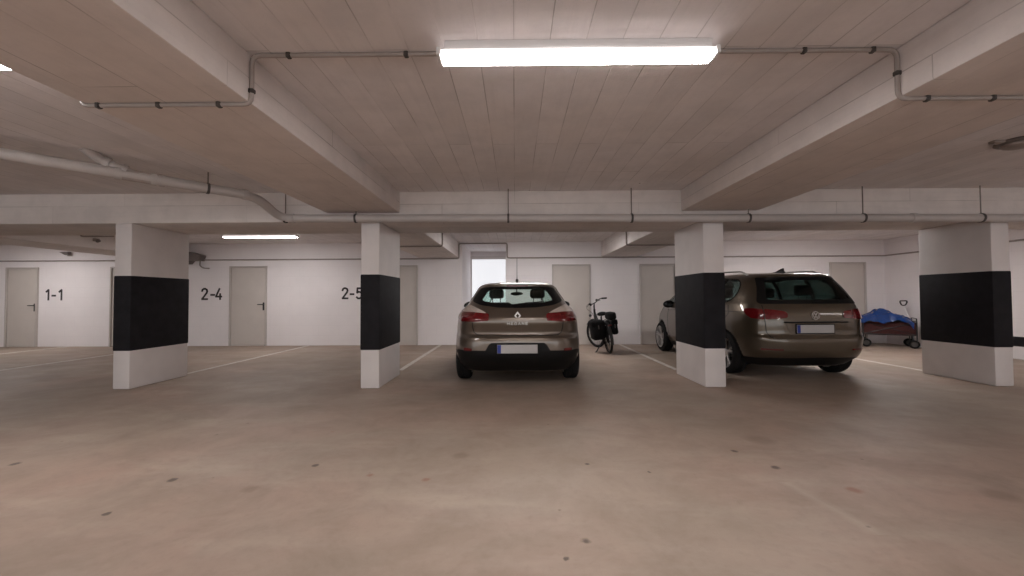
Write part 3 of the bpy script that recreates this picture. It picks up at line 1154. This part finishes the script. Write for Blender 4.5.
# ------------------------------------------------------------------ the hatchback seen from behind
def build_hatchback():
    car = empty('car', (at_y(517.6, 372, 6.12).x, 6.12, 0))
    car.name = 'hatchback_car'
    tag(car, 'bronze beige hatchback parked nose in, seen squarely from behind', 'car')
    sh = Shell(
        w=[(.18, .80), (.28, .855), (.36, .885), (.46, .902), (.56, .905), (.70, .898), (.84, .885), (.95, .862), (1.02, .812), (1.08, .758), (1.16, .708), (1.24, .662), (1.31, .618), (1.36, .575), (1.395, .51), (1.42, .42), (1.437, .28), (1.445, .06)],
        yr=[(.18, -.50), (.28, -.66), (.34, -.74), (.42, -.795), (.50, -.81), (.60, -.81), (.655, -.80), (.685, -.745), (.72, -.732), (.79, -.748), (.86, -.765), (.91, -.76), (.97, -.715), (1.03, -.66), (1.10, -.59), (1.2, -.495), (1.29, -.40), (1.325, -.385), (1.34, -.42), (1.365, -.42), (1.385, -.36), (1.405, -.18), (1.425, .12), (1.438, .40), (1.445, .60)],
        yf=[(.18, 3.2), (.30, 3.38), (.45, 3.46), (.6, 3.47), (.7, 3.43), (.8, 3.28), (.87, 3.0), (.93, 2.6), (.97, 2.35), (1.0, 2.25), (1.1, 2.03), (1.2, 1.80), (1.3, 1.54), (1.36, 1.36), (1.40, 1.18), (1.43, .95), (1.445, .75)],
        nr=[(.18, 4.5), (.5, 4.4), (.66, 4.2), (.9, 4.2), (1.05, 3.8), (1.3, 3.4), (1.36, 3.6), (1.445, 3.0)],
        nf=[(.18, 4.0), (.8, 4.0), (1.0, 3.2), (1.445, 3.0)], yc=.65, zlo=.18, zhi=1.445)
    win_out = smooth_poly([(-.515, 1.335), (.515, 1.335), (.645, 1.135), (.50, 1.085), (.25, 1.053), (0, 1.045), (-.25, 1.053), (-.50, 1.085), (-.645, 1.135)], .05)
    win_in = smooth_poly([(-.40, 1.305), (.40, 1.305), (.50, 1.145), (.30, 1.105), (0, 1.092), (-.30, 1.105), (-.50, 1.145)], .05)
    shield = smooth_poly([(-.50, 1.345), (.50, 1.345), (.66, 1.02), (-.66, 1.02)], .06)
    side_w = smooth_poly([(2.02, 1.02), (1.55, 1.26), (1.1, 1.36), (.4, 1.37), (.05, 1.31), (-.02, 1.20), (.15, 1.07), (1.2, 1.01)], .08)
    VF = sh.body([('rear', win_in), ('front', shield), ('left', side_w), ('right', side_w)], (0, 2.641), .355)
    mk(VF, 'body', M['paint_bronze'], car, weld=False)
    # glazing
    g = mk(sh.patch('rear', win_out, .004, .006), 'rear_window', M['glass_green'], car)
    mk(sh.patch('rear', win_out, .006, .016, holes=[win_in]), 'window_border', M['trim'], g)
    mk(sh.patch('front', smooth_poly([(-.53, 1.36), (.53, 1.36), (.69, 1.01), (-.69, 1.01)], .06), .004, .006), 'windscreen', M['glass_clear'], car)
    for k in ('left', 'right'):
        big = [(y + (y - 1.0) * .02, z + (z - 1.2) * .06) for y, z in side_w]
        q = mk(sh.patch(k, big, .003, .006), 'side_window', M['glass_green'], car)
        mk(sh.patch(k, big, .005, .016, holes=[side_w]), 'window_border', M['trim'], q)
        pil = MB().add(*sh.patch(k, [(.92, 1.02), (1.00, 1.02), (.95, 1.355), (.87, 1.355)], .006, .012), True)
        pil.build('door_pillar', M['trim'], q)
    # lights
    for s in (-1, 1):
        red = [(-.80, .985), (-.60, .985), (-.40, .972), (-.372, .955), (-.38, .880), (-.58, .868), (-.80, .872), (-.825, .92)]
        clr = [(-.80, .988), (-.60, .988), (-.41, .976), (-.48, 1.012), (-.58, 1.055), (-.655, 1.082), (-.70, 1.075), (-.76, 1.03)]
        if s > 0:
            red, clr = mirror(red), mirror(clr)
        L = mk(sh.patch('rear', smooth_poly(red, .02), .014, .022, step=.02), 'tail_light', M['red_lens'], car)
        tag(L, 'red tail light')
        mk(sh.patch('rear', smooth_poly(clr, .02), .012, .020, step=.02), 'clear_lens', M['clear_lens'], L)
        rf = [(-.71, .528), (-.60, .524), (-.60, .490), (-.71, .492)]
        mk(sh.patch('rear', smooth_poly(rf if s < 0 else mirror(rf), .012), .008, .012, step=.02), 'reflector', M['dark_red'], car)
    # tailgate seam and lower trim
    tg = [(-.60, .868), (-.595, .79), (-.575, .725), (-.53, .695), (-.44, .686), (0, .684), (.44, .686), (.53, .695), (.575, .725), (.595, .79), (.60, .868)]
    mk(sh.ribbon('rear', tg, .011), 'tailgate_seam', M['gap'], car, weld=False)
    up = [(-.40, .99), (-.50, 1.06), (-.62, 1.12)]
    low = [(-.84, .20), (-.86, .47), (-.80, .492), (-.60, .496), (-.42, .50), (-.375, .575), (-.34, .60), (.34, .60), (.375, .575), (.42, .50), (.60, .496), (.80, .492), (.86, .47), (.84, .20)]
    mk(sh.patch('rear', low, .004, .012, step=.04), 'bumper_lower', M['trim'], car)
    number_plate(car, sh, .522, .006, cx=-.005)
    # badge: upright hollow lozenge, with the lettering under it
    yb = sh.rear(0, .945).y - .004
    bd = MB()
    for a, b, c, d in [((0, .056), (.043, 0), (.022, 0), (0, .028)), ((0, .056), (0, .028), (-.022, 0), (-.043, 0)),
                       ((0, -.056), (-.043, 0), (-.022, 0), (0, -.028)), ((0, -.056), (0, -.028), (.022, 0), (.043, 0))]:
        bd.prism([(p[0], p[1] + .948) for p in (a, b, c, d)], 'y', yb - .012, yb + .01)
    bd.build('badge', M['badge'], car, weld=False)
    lt = MB()
    x = -.135
    yb = sh.rear(0, .845).y - .003
    for ch, adv in zip('MEGANE', (.052, .043, .048, .050, .048, .040)):
        strokes(lt, GL[ch], x, .831, .030, .0075, yb, .005, hs=.046)
        x += adv
    lt.build('model_lettering', M['badge'], car, weld=False)
    hd = MB().rbox(-.22, .22, sh.rear(0, .60).y - .004, sh.rear(0, .60).y + .02, .592, .604, .004, 1)
    br = sh.patch('rear', smooth_poly([(-.15, 1.358), (.15, 1.358), (.15, 1.341), (-.15, 1.341)], .006), .006, .010, step=.02)
    mk(br, 'brake_light', M['dark_red'], car)
    # wiper
    w0 = sh.rear(-.07, 1.075)
    wp = MB().ball((w0.x, w0.y - .02, w0.z), (.022, .022, .018), 2)
    p = sh.proj('rear')
    wp.tube([p(-.07, 1.075, .02), p(.12, 1.10, .018), p(.36, 1.125, .014)], [.009, .007, .005], 6)
    wp.build('wiper', M['trim'], car)
    # aerial
    a0 = Vector((0, .25, 1.425))
    an = MB().tube([a0 + Vector((0, -.05, -.01)), a0 + Vector((0, 0, .03)), a0 + Vector((0, .05, -.005))], [.018, .024, .012], 8)
    an.tube([a0, a0 + Vector((0, -.05, .14)), a0 + Vector((0, -.11, .36))], [.007, .004, .003], 8)
    an.build('aerial', M['black_plastic'], car)
    for s in (-1, 1):
        door_mirror(car, s * .77, 1.72, 1.045, s, M['trim'], .235)
    arches(car, sh, (0, 2.641), .355)
    for y in (0, 2.641):
        for s in (-1, 1):
            wheel(car, s * .775, y, .315, s, .21, 5)
    MB().rbox(-.62, .62, -.35, .35, .22, .30, .03).build('rear_axle', M['trim'], car)
    cabin_floor(car, .66, -.2, 2.4)
    MB().rbox(-.60, .60, -.48, -.05, .80, .84, .02).build('parcel_shelf', M['cabin'], car)
    MB().rbox(-.70, .70, 1.75, 2.15, .72, .99, .06).build('dashboard', M['cabin'], car)
    for x in (-.345, .345):
        seat(car, x, .98, .5, .30, 1.08, 1.33)
    for x in (-.36, .36):
        seat(car, x, .12, .5, .32, .92, 1.08)
    rv = MB().ball((0, 1.42, 1.26), (.12, .02, .035), 2)
    rv.tube([(0, 1.45, 1.345), (0, 1.43, 1.27)], .014, 6)
    rv.build('interior_mirror', M['black_plastic'], car)
    return car


build_hatchback()


# ------------------------------------------------------------------ the estate-like van behind the third pillar
def build_estate():
    car = empty('car', (4.155, 6.46, 0), R(1.2))
    car.name = 'estate_car'
    car.scale = (1, 1, 1.012)
    tag(car, 'dark brown estate car with roof rails, partly behind a white pillar', 'car')
    sh = Shell(
        w=[(.18, .80), (.28, .855), (.36, .885), (.46, .898), (.60, .903), (.80, .898), (.92, .886), (1.0, .868), (1.06, .846), (1.10, .826), (1.2, .786), (1.3, .740), (1.4, .682), (1.46, .63), (1.50, .575), (1.53, .49), (1.55, .39), (1.563, .24), (1.570, .06)],
        yr=[(.18, -.50), (.27, -.64), (.33, -.73), (.42, -.775), (.55, -.785), (.60, -.775), (.64, -.74), (.70, -.735), (.80, -.735), (.90, -.725), (1.0, -.695), (1.06, -.665), (1.15, -.615), (1.3, -.525), (1.42, -.45), (1.44, -.46), (1.455, -.50), (1.485, -.49), (1.51, -.36), (1.53, -.12), (1.55, .2), (1.570, .62)],
        yf=[(.18, 3.3), (.4, 3.5), (.55, 3.54), (.7, 3.50), (.8, 3.42), (.9, 3.18), (.96, 3.04), (1.02, 2.90), (1.08, 2.80), (1.15, 2.68), (1.3, 2.28), (1.42, 1.82), (1.5, 1.38), (1.55, 1.0), (1.570, .80)],
        nr=[(.18, 4.6), (.5, 4.8), (.66, 5.2), (1.0, 5.4), (1.1, 5.8), (1.4, 5.8), (1.46, 4.6), (1.57, 3.0)],
        nf=[(.18, 4.0), (.8, 4.2), (1.0, 5.6), (1.4, 5.0), (1.57, 3.0)], yc=.75, zlo=.18, zhi=1.570)
    win_out = smooth_poly([(-.575, 1.448), (.575, 1.448), (.705, 1.09), (.68, 1.065), (-.68, 1.065), (-.705, 1.09)], .03)
    win_in = smooth_poly([(-.51, 1.41), (.51, 1.41), (.60, 1.12), (-.60, 1.12)], .05)
    shield = smooth_poly([(-.55, 1.47), (.55, 1.47), (.70, 1.10), (-.70, 1.10)], .06)
    side_w = smooth_poly([(2.52, 1.075), (2.0, 1.34), (1.50, 1.425), (.5, 1.455), (.02, 1.43), (-.13, 1.36), (-.15, 1.20), (-.02, 1.10), (.4, 1.065), (1.4, 1.05)], .09)
    VF = sh.body([('rear', win_in), ('front', shield), ('left', side_w), ('right', side_w)], (0, 2.685), .365)
    mk(VF, 'body', M['paint_brown'], car, weld=False)
    g = mk(sh.patch('rear', win_out, .004, .006), 'rear_window', M['glass_dark'], car)
    mk(sh.patch('rear', win_out, .006, .016, holes=[win_in]), 'window_border', M['trim'], g)
    mk(sh.patch('front', smooth_poly([(-.58, 1.49), (.58, 1.49), (.73, 1.085), (-.73, 1.085)], .06), .004, .006), 'windscreen', M['glass_clear'], car)
    for k in ('left', 'right'):
        big = [(y + (y - 1.0) * .02, z + (z - 1.25) * .07) for y, z in side_w]
        q = mk(sh.patch(k, big, .003, .006), 'side_window', M['glass_dark'], car)
        mk(sh.patch(k, big, .005, .016, holes=[side_w]), 'window_border', M['trim'], q)
        for y0 in (.34, 1.15):
            mk(sh.patch(k, [(y0, 1.06), (y0 + .09, 1.06), (y0 + .04, 1.45), (y0 - .05, 1.45)], .006, .012), 'door_pillar', M['trim'], q)
        # shoulder crease, door seams and handles
        mk(sh.ribbon(k, [(-.52, .945), (0, .95), (1.2, .935), (2.3, .90)], .008, .002), 'body_crease', M['gap'], car, weld=False)
        mk(sh.ribbon(k, [(-.05, 1.04), (-.10, .92), (.02, .80), (.28, .62), (.42, .40), (.5, .27)], .007), 'door_seam', M['gap'], car, weld=False)
        mk(sh.ribbon(k, [(1.10, 1.05), (1.13, .80), (1.13, .27)], .007), 'door_seam', M['gap'], car, weld=False)
        mk(sh.ribbon(k, [(2.2, 1.05), (2.28, .80), (2.25, .45), (2.15, .27)], .007), 'door_seam', M['gap'], car, weld=False)
        pr = sh.proj(k)
        for yy in (.18, 1.25):
            MB().tube([pr(yy, .93, -.005), pr(yy + .02, .93, .03), pr(yy + .18, .935, .03), pr(yy + .20, .935, -.005)], .012, 8).build('door_handle', M['paint_brown'], car)
        mk(sh.patch(k, [(.40, .20), (2.28, .20), (2.28, .27), (.40, .27)], .006, .012, step=.06), 'sill', M['trim'], car)
    for s in (-1, 1):
        red = [(-.665, .992), (-.60, .987), (-.42, .962), (-.385, .935), (-.395, .875), (-.50, .862), (-.665, .850)]
        outer = [(-.672, .993), (-.76, 1.0), (-.805, 1.003), (-.822, .97), (-.815, .91), (-.79, .865), (-.672, .848)]
        if s > 0:
            red, outer = mirror(red), mirror(outer)
        L = mk(sh.patch('rear', smooth_poly(outer, .02), .012, .020, step=.02), 'tail_light', M['red_lens'], car)
        tag(L, 'red tail light')
        mk(sh.patch('rear', smooth_poly(red, .02), .012, .020, step=.02), 'inner_lens', M['red_lens'], L)
        rf = [(-.72, .455), (-.48, .452), (-.48, .432), (-.72, .435)]
        mk(sh.patch('rear', rf if s < 0 else mirror(rf), .006, .010, step=.02), 'reflector', M['dark_red'], car)
    tg = [(-.668, 1.05), (-.672, .85), (-.66, .68), (-.62, .612), (-.5, .600), (0, .598), (.5, .600), (.62, .612), (.66, .68), (.672, .85), (.668, 1.05)]
    mk(sh.ribbon('rear', tg, .009), 'tailgate_seam', M['gap'], car, weld=False)
    # number plate recess with its handle edge above
    rec = smooth_poly([(-.42, .805), (.42, .805), (.37, .645), (-.37, .645)], .03)
    mk(sh.patch('rear', rec, .003, .009), 'plate_recess', M['paint_brown'], car)
    ed = MB()
    yq = sh.rear(0, .81).y
    ed.rbox(-.44, .44, yq - .022, yq + .02, .803, .822, .007, 2)
    ed.build('tailgate_handle', M['trim'], car)
    number_plate(car, sh, .722, .008, cx=-.02)
    # round badge, a V over a W inside a ring
    yb = sh.rear(0, .905).y - .012
    bd = MB()
    bd.lathe([(0, .047), (-.008, .050), (-.008, .057), (0, .060)], 28, 'y', (0, yb + .006, .905), closed=True)
    strokes(bd, [[(-.024, .042), (0, .004), (.024, .042)], [(-.043, .018), (-.018, -.040), (0, -.002), (.018, -.040), (.043, .018)]], 0, .905, 1.0, .011, yb + .004, .006, hs=1.0)
    bd.build('badge', M['badge'], car, weld=False)
    st = sh.patch('rear', [(-.84, .20), (-.86, .30), (-.6, .325), (.6, .325), (.86, .30), (.84, .20)], .004, .012, step=.05)
    mk(st, 'bumper_lower', M['trim'], car)
    bt = sh.patch('rear', smooth_poly([(-.60, .612), (.60, .612), (.58, .585), (-.58, .585)], .01), .012, .02, step=.03)
    mk(bt, 'bumper_step', M['paint_brown'], car)
    # roof rails
    for s in (-1, 1):
        rl = MB().tube(fillet([(s * .565, -.10, 1.495), (s * .575, .05, 1.56), (s * .60, .9, 1.585), (s * .575, 1.40, 1.53), (s * .57, 1.50, 1.47)], .12, 5), .014, 8)
        rl.build('roof_rail', M['alloy'], car)
    fin = MB()
    fin.prism([(-.10, 1.535), (-.085, 1.60), (-.04, 1.592), (.10, 1.548), (.12, 1.535)], 'x', -.012, .012)
    fin.rbox(-.03, .03, -.10, .14, 1.525, 1.552, .01)
    fin.build('aerial', M['black_plastic'], car)
    w0 = sh.proj('rear')
    wp = MB().tube([w0(0, 1.075, .02), w0(.18, 1.09, .018), w0(.44, 1.11, .014)], [.012, .008, .005], 6)
    wp.build('wiper', M['trim'], car)
    for s in (-1, 1):
        door_mirror(car, s * .84, 2.05, 1.03, s, M['trim'], .21)
    arches(car, sh, (0, 2.685), .365)
    for y in (0, 2.685):
        for s in (-1, 1):
            wheel(car, s * .79, y, .315, s, .215, 5)
    cabin_floor(car, .66, -.3, 2.4)
    MB().rbox(-.62, .62, -.50, -.05, .85, .89, .02).build('parcel_shelf', M['cabin'], car)
    MB().rbox(-.70, .70, 1.85, 2.25, .78, 1.05, .06).build('dashboard', M['cabin'], car)
    for x in (-.37, .37):
        seat(car, x, 1.05, .5, .40, 1.05, 1.32)
    for x in (-.37, .37):
        seat(car, x, .18, .5, .40, 1.09, 1.35)
    rv = MB().ball((0, 1.50, 1.36), (.12, .02, .035), 2)
    rv.tube([(0, 1.53, 1.45), (0, 1.51, 1.37)], .014, 6)
    rv.build('interior_mirror', M['black_plastic'], car)
    return car


build_estate()

# ================================================================== BICYCLE
def build_bicycle():
    c0 = at_z(610, 353.6, 0)
    f0 = at_z(600.5, 345.0, 0)
    d = Vector((-.03, 1.06, 0))
    bk = empty('bicycle', (c0.x, c0.y + .02, 0), math.atan2(-d.x, d.y))
    bk.rotation_euler = (0, R(-7.5), math.atan2(-d.x, d.y))
    tag(bk, 'black bicycle with side bags on its stand in front of the back wall', 'bicycle')
    rad, wb = .335, 1.06

    def bwheel(name, cx, cy, steer, mudguard=True):
        # built around its own hub, then turned
        mt = Matrix.Translation((cx, cy, rad)) @ Matrix.Rotation(steer, 4, 'Z')
        t = MB()
        N, K = 48, 10
        V, F = [], []
        for i in range(N):
            q = 2 * PI * i / N
            for k in range(K):
                p = 2 * PI * k / K
                r = rad - .024 + .024 * math.cos(p)
                V.append((.024 * math.sin(p), r * math.cos(q), r * math.sin(q)))
        for i in range(N):
            for k in range(K):
                F.append((i * K + k, i * K + (k + 1) % K, ((i + 1) % N) * K + (k + 1) % K, ((i + 1) % N) * K + k))
        t.add(V, F, True)
        o = t.xf(mt).build(name, M['rubber'], bk)
        rm = MB().lathe([(-.012, rad - .045), (-.012, rad - .062), (.012, rad - .062), (.012, rad - .045)], 48, 'x', closed=True)
        rm.xf(mt).build('rim', M['frame_black'], o)
        sp = MB()
        for k in range(28):
            q = 2 * PI * k / 28
            q2 = q + (.35 if k % 2 else -.35)
            sx = .028 if k % 4 < 2 else -.028
            sp.tube([(sx, .03 * math.cos(q2), .03 * math.sin(q2)), (0, (rad - .06) * math.cos(q), (rad - .06) * math.sin(q))], .0022, 4, cap=False)
        sp.xf(mt).build('spokes', M['steel_rod'], o)
        MB().lathe([(-.055, .018), (-.03, .035), (.03, .035), (.055, .018)], 14, 'x').xf(mt).build('hub', M['alloy'], o)
        if mudguard:
            V, F = [], []
            a0, a1 = (R(-20), R(185)) if cy < .5 else (R(35), R(200))
            for i in range(25):
                q = a0 + (a1 - a0) * i / 24
                if cy < .5:
                    q = PI - q
                for (x, r) in ((-.032, rad + .006), (-.02, rad + .02), (.02, rad + .02), (.032, rad + .006)):
                    V.append((x, r * math.cos(q), r * math.sin(q)))
            for i in range(24):
                for k in range(3):
                    F.append((i * 4 + k, i * 4 + k + 1, i * 4 + k + 5, i * 4 + k + 4))
            MB().add(V, F, True).xf(mt).build('mudguard', M['frame_black'], bk)
        return o
    steer = R(28)
    bwheel('wheel', 0, 0, 0)
    bwheel('wheel', 0, wb, steer)
    # frame: low step-through tube, seat tube, stays
    fr = MB()
    bb = (0, .46, .30)
    hd0, hd1 = Vector((0, wb - .10, .68)), Vector((0, wb - .18, .92))
    fr.tube([bb, (0, .62, .40), hd0 + Vector((0, -.01, .04))], .024, 10)
    fr.tube([(0, .38, .55), (0, .60, .60), hd1 + Vector((0, .02, -.06))], .018, 10)
    fr.tube([bb, (0, .36, .62), (0, .32, .76)], .019, 10)
    for s in (-1, 1):
        fr.tube([(s * .03, .44, .30), (s * .07, 0, rad)], .011, 8)
        fr.tube([(s * .02, .36, .62), (s * .07, 0, rad)], .010, 8)
    fr.tube([hd0, hd1], .022, 10)
    fr.rbox(-.05, .05, .40, .56, .24, .36, .03)
    fr.build('frame', M['frame_black'], bk)
    fk = MB()
    rot = Matrix.Rotation(steer, 3, 'Z')
    hub = Vector((0, wb, rad))
    for s in (-1, 1):
        fk.tube([hub + rot @ Vector((s * .06, 0, 0)), hub + rot @ Vector((s * .055, -.10, .30)), hd0 + rot @ Vector((s * .03, 0, -.01))], .013, 8)
    fk.build('fork', M['frame_black'], bk)
    # handlebar turned with the wheel
    top = hd1 + Vector((0, -.05, .13))
    rot = Matrix.Rotation(R(34), 3, Vector((0, -math.sin(R(20)), math.cos(R(20)))))
    hb = MB().tube([hd1, top], .014, 8)

    def H(x, y, z):
        return top + rot @ Vector((x, y, z))
    hb.tube(fillet([H(-.26, -.16, .03), H(-.18, -.04, .06), H(-.05, .03, .0), H(.05, .03, .0), H(.18, -.04, .06), H(.26, -.16, .03)], .05, 4), .012, 8)
    hbo = hb.build('handlebar', M['frame_black'], bk)
    for s in (-1, 1):
        MB().tube([H(s * .21, -.07, .052), H(s * .27, -.17, .028)], .019, 10).build('grip', M['rubber'], hbo)
        MB().tube([H(s * .12, .01, .04), H(s * .15, .07, .02), H(s * .24, .02, .01)], .007, 6).build('brake_lever', M['clip'], hbo)
    MB().ball(H(.09, -.02, .055), (.03, .03, .028), 2).build('bell', M['clip'], hbo)
    cab = MB()
    cab.tube(fillet([H(-.14, .02, .03), H(-.16, .14, -.05), H(-.02, .12, -.22), hd0 + Vector((0, .05, -.05))], .08, 5), .005, 5)
    cab.tube(fillet([H(.14, .02, .03), H(.12, .16, -.04), H(.02, .13, -.2), hd0 + Vector((0, .05, 0))], .08, 5), .005, 5)
    cab.build('cables', M['frame_black'], hbo)
    # lamp on the fork crown
    MB().ball(hd0 + rot @ Vector((.0, .12, .10)), (.035, .05, .035), 2).build('front_lamp', M['black_plastic'], bk)
    # saddle
    sd = MB().ball((0, .22, .835), (.11, .15, .045), 3, lambda p: Vector((p.x * (1.0 if p.y < 0 else 1.0 - .7 * p.y), p.y, p.z)))
    sd.tube([(0, .32, .74), (0, .28, .82)], .013, 8)
    sd.build('saddle', M['bag_black'], bk)
    # carrier and side bags
    ca = MB()
    for s in (-1, 1):
        ca.tube(fillet([(s * .06, .28, .70), (s * .06, -.30, .70)], .02), .007, 6)
        ca.tube([(s * .06, -.22, .70), (s * .075, .0, rad)], .006, 6)
        ca.tube([(s * .06, .12, .70), (s * .075, .0, rad)], .006, 6)
    for y in (-.30, -.1, .1):
        ca.tube([(-.06, y, .70), (.06, y, .70)], .006, 6)
    ca.build('carrier', M['frame_black'], bk)

    def bag(x0, x1, z0, z1, y0, y1, lab):
        b = MB().rbox(x0, x1, y0, y1, z0, z1, .05, 3)
        xm = x0 if abs(x0) > abs(x1) else x1
        o = b.build('side_bag', M['bag_black'], bk)
        f = MB().rbox(x0 - .008, x1 + .008, y0 - .006, y1 + .006, z1 - .10, z1 + .012, .03, 3)
        f.build('bag_flap', M['bag_black'], o)
        MB().tube([((x0 + x1) / 2, y0 - .012, z1 - .08), ((x0 + x1) / 2, y0 - .012, z1 - .16)], .012, 6).build('strap', M['clip'], o)
    bag(-.33, -.07, .33, .72, -.20, .16, '')
    bag(.07, .20, .40, .70, -.22, .14, '')
    # dark skirt guards over the upper rear wheel
    for s in (-1, 1):
        V, F = [], []
        for i in range(25):
            q = R(-25) + R(230) * i / 24
            for r in (.05, .30):
                for x in (.040, .046):
                    V.append((s * x, r * math.cos(q), rad + r * math.sin(q)))
        for i in range(24):
            a, b = i * 4, i * 4 + 4
            F += [(a, a + 2, b + 2, b), (a + 1, b + 1, b + 3, a + 3), (a + 2, a + 3, b + 3, b + 2), (a, b, b + 1, a + 1)]
        F += [(0, 1, 3, 2), (96, 98, 99, 97)]
        MB().add(V, F).build('skirt_guard', M['bag_black'], bk)
    # rear light and stand
    MB().rbox(-.04, .04, -.335, -.31, .60, .64, .008).build('rear_lamp', M['dark_red'], bk)
    MB().rbox(.02, .19, -.26, .10, .715, .87, .045, 3).build('top_bag', M['bag_black'], bk)
    st = MB()
    st.tube([(-.03, .28, .28), (-.13, .26, .15), (-.235, .22, .035)], .012, 8)
    st.tube([(-.235, .22, .035), (-.26, .20, .022)], .02, 8)
    st.build('kickstand', M['frame_black'], bk)
    for s in (-1, 1):
        p = MB().tube([(s * .05, .46, .30), (s * .075, .46 + s * .10, .30 - s * .13)], .011, 8)
        o = p.build('crank', M['steel_rod'], bk)
        MB().rbox(s * .13 - .05, s * .13 + .05, .46 + s * .10 - .035, .46 + s * .10 + .035, .30 - s * .13 - .012, .30 - s * .13 + .012, .006).build('pedal', M['black_plastic'], o)
    return bk


build_bicycle()


# ================================================================== WAGON AND SHEET
def build_wagon():
    a = at_z(868, 343.5, 0)
    b = at_z(911, 346.5, 0)
    mid = (a + b) / 2
    ang = R(-34)
    wg = empty('hand_wagon', (8.74, 9.72, 0), ang)
    tag(wg, 'small dark red fabric pull wagon in the corner by the right wall', 'wagon')
    L, W = .46, .25
    z0, z1 = .30, .60
    fr = MB()
    for y in (-W, W):
        for z in (z0, z1):
            fr.tube([(-L, y, z), (L, y, z)], .012, 8)
        fr.tube([(-L, y, z0), (L, y, z1 - .02)], .008, 6)
        fr.tube([(-L, y, z1 - .02), (L, y, z0)], .008, 6)
    for x in (-L, L):
        for z in (z0, z1):
            fr.tube([(x, -W, z), (x, W, z)], .012, 8)
        for y in (-W, W):
            fr.tube([(x, y, .14), (x, y, z1)], .013, 8)
    # bowed end rails
    for x in (-L, L):
        fr.tube(fillet([(x, -W, z1), (x, -W, z1 + .07), (x, W, z1 + .07), (x, W, z1)], .06, 5), .011, 8)
    fr.build('frame', M['frame_black'], wg)
    tb = MB()
    t = .012
    tb.rbox(-L + .015, L - .015, -W + .015, W - .015, z0 - .02, z0 + .01, .006)
    for s in (-1, 1):
        tb.rbox(-L + .015, L - .015, s * (W - .02) - t, s * (W - .02) + t, z0, z1 - .02, .008)
        tb.rbox(s * (L - .02) - t, s * (L - .02) + t, -W + .02, W - .02, z0, z1 - .02, .008)
    tb.build('fabric_tub', M['red_fabric'], wg)
    for x in (-L + .05, L - .05):
        for s in (-1, 1):
            c = (x, s * (W + .01), .095)
            wl = MB().lathe([(-.04, .055), (-.04, .08), (-.03, .093), (.03, .093), (.04, .08), (.04, .055)], 28, 'y', c, closed=True).build('wheel', M['rubber'], wg)
            MB().lathe([(-.03, 0), (-.032, .056), (.032, .056), (.03, 0)], 20, 'y', c).build('wheel_hub', M['clip'], wl)
            MB().tube([(x, s * (W + .01), .095), (x, s * (W - .06), .095), (x, s * (W - .08), .28)], .012, 6).build('wheel_fork', M['frame_black'], wg)
    # pull bar leaning up, loop handle on top
    h = at_y(903.5, 303, 9.62)
    mw = Matrix.Translation((8.74, 9.72, 0)) @ Matrix.Rotation(ang, 4, 'Z')
    hp = mw.inverted() @ h
    base = Vector((L - .02, -.02, .26))
    MB().tube([base, base + Vector((.06, 0, .04)), hp + Vector((0, 0, -.06))], .009, 8).build('pull_bar', M['lamp_body'], wg)
    ca = math.cos(-ang)
    sa = math.sin(-ang)

    def Q(u, v):
        return hp + Vector((u * ca, u * sa, v))
    MB().tube(fillet([Q(0, -.058), Q(-.05, -.045), Q(-.083, .03), Q(-.07, .05), Q(.07, .05), Q(.083, .03), Q(.05, -.045), Q(0, -.058)], .03, 4), .014, 8).build('loop_handle', M['black_plastic'], wg)
    return wg


build_wagon()


def build_sheet():
    ang = R(-34)
    bm = bmesh.new()
    nx, ny = 46, 30
    rnd = random.Random(3)
    ph = [rnd.uniform(0, 6.28) for _ in range(8)]
    rows = []
    for j in range(ny + 1):
        row = []
        v = j / ny * 2 - 1
        for i in range(nx + 1):
            u = i / nx * 2 - 1
            x, y = u * .50, v * .33
            # a heap, highest left of the middle, with creases and drooping edges
            hgt = .21 * math.exp(-((u + .12) / .52) ** 2 - (v / .75) ** 2) + .045 * math.exp(-((u - .5) / .35) ** 2)
            cre = .020 * math.sin(7 * u + 3 * v + ph[0]) + .016 * math.sin(11 * v - 5 * u + ph[1]) + .012 * abs(math.sin(9 * u - 7 * v + ph[2])) + .009 * math.sin(19 * u + 11 * v + ph[3])
            edge = max(abs(u) - .80, 0) / .20
            edg2 = max(abs(v) - .76, 0) / .24
            z = .655 + hgt + cre * .9 - .11 * edge ** 1.4 - .11 * edg2 ** 1.4
            row.append(bm.verts.new((x + .02 * math.sin(5 * v + ph[4]), y + .015 * math.sin(6 * u + ph[5]), z)))
        rows.append(row)
    for j in range(ny):
        for i in range(nx):
            bm.faces.new((rows[j][i], rows[j][i + 1], rows[j + 1][i + 1], rows[j + 1][i]))
    bmesh.ops.solidify(bm, geom=bm.faces[:], thickness=.006)
    mb = MB().bm(bm)
    o = mb.build('plastic_sheet', M['blue_tarp'], angle=60)
    o.location = (8.67, 9.76, 0)
    o.rotation_euler = (0, 0, ang)
    tag(o, 'crumpled blue plastic sheet heaped on the red wagon', 'sheet')


build_sheet()

# ================================================================== WORLD, VIEW
w = bpy.data.worlds.new('world')
scene.world = w
w.use_nodes = True
w.node_tree.nodes['Background'].inputs['Color'].default_value = (0.95, 0.97, 1.0, 1)
w.node_tree.nodes['Background'].inputs['Strength'].default_value = 1.35
scene.cycles.max_bounces = 10
scene.cycles.diffuse_bounces = 7
scene.cycles.glossy_bounces = 4
scene.cycles.transparent_max_bounces = 12
scene.cycles.sample_clamp_indirect = 6.0
scene.cycles.caustics_reflective = False
scene.cycles.caustics_refractive = False
scene.cycles.use_denoising = True
vs = scene.view_settings
vs.view_transform = 'Standard'
vs.look = 'None'
vs.gamma = 1.0
vs.use_curve_mapping = False
vs.exposure = 0.61
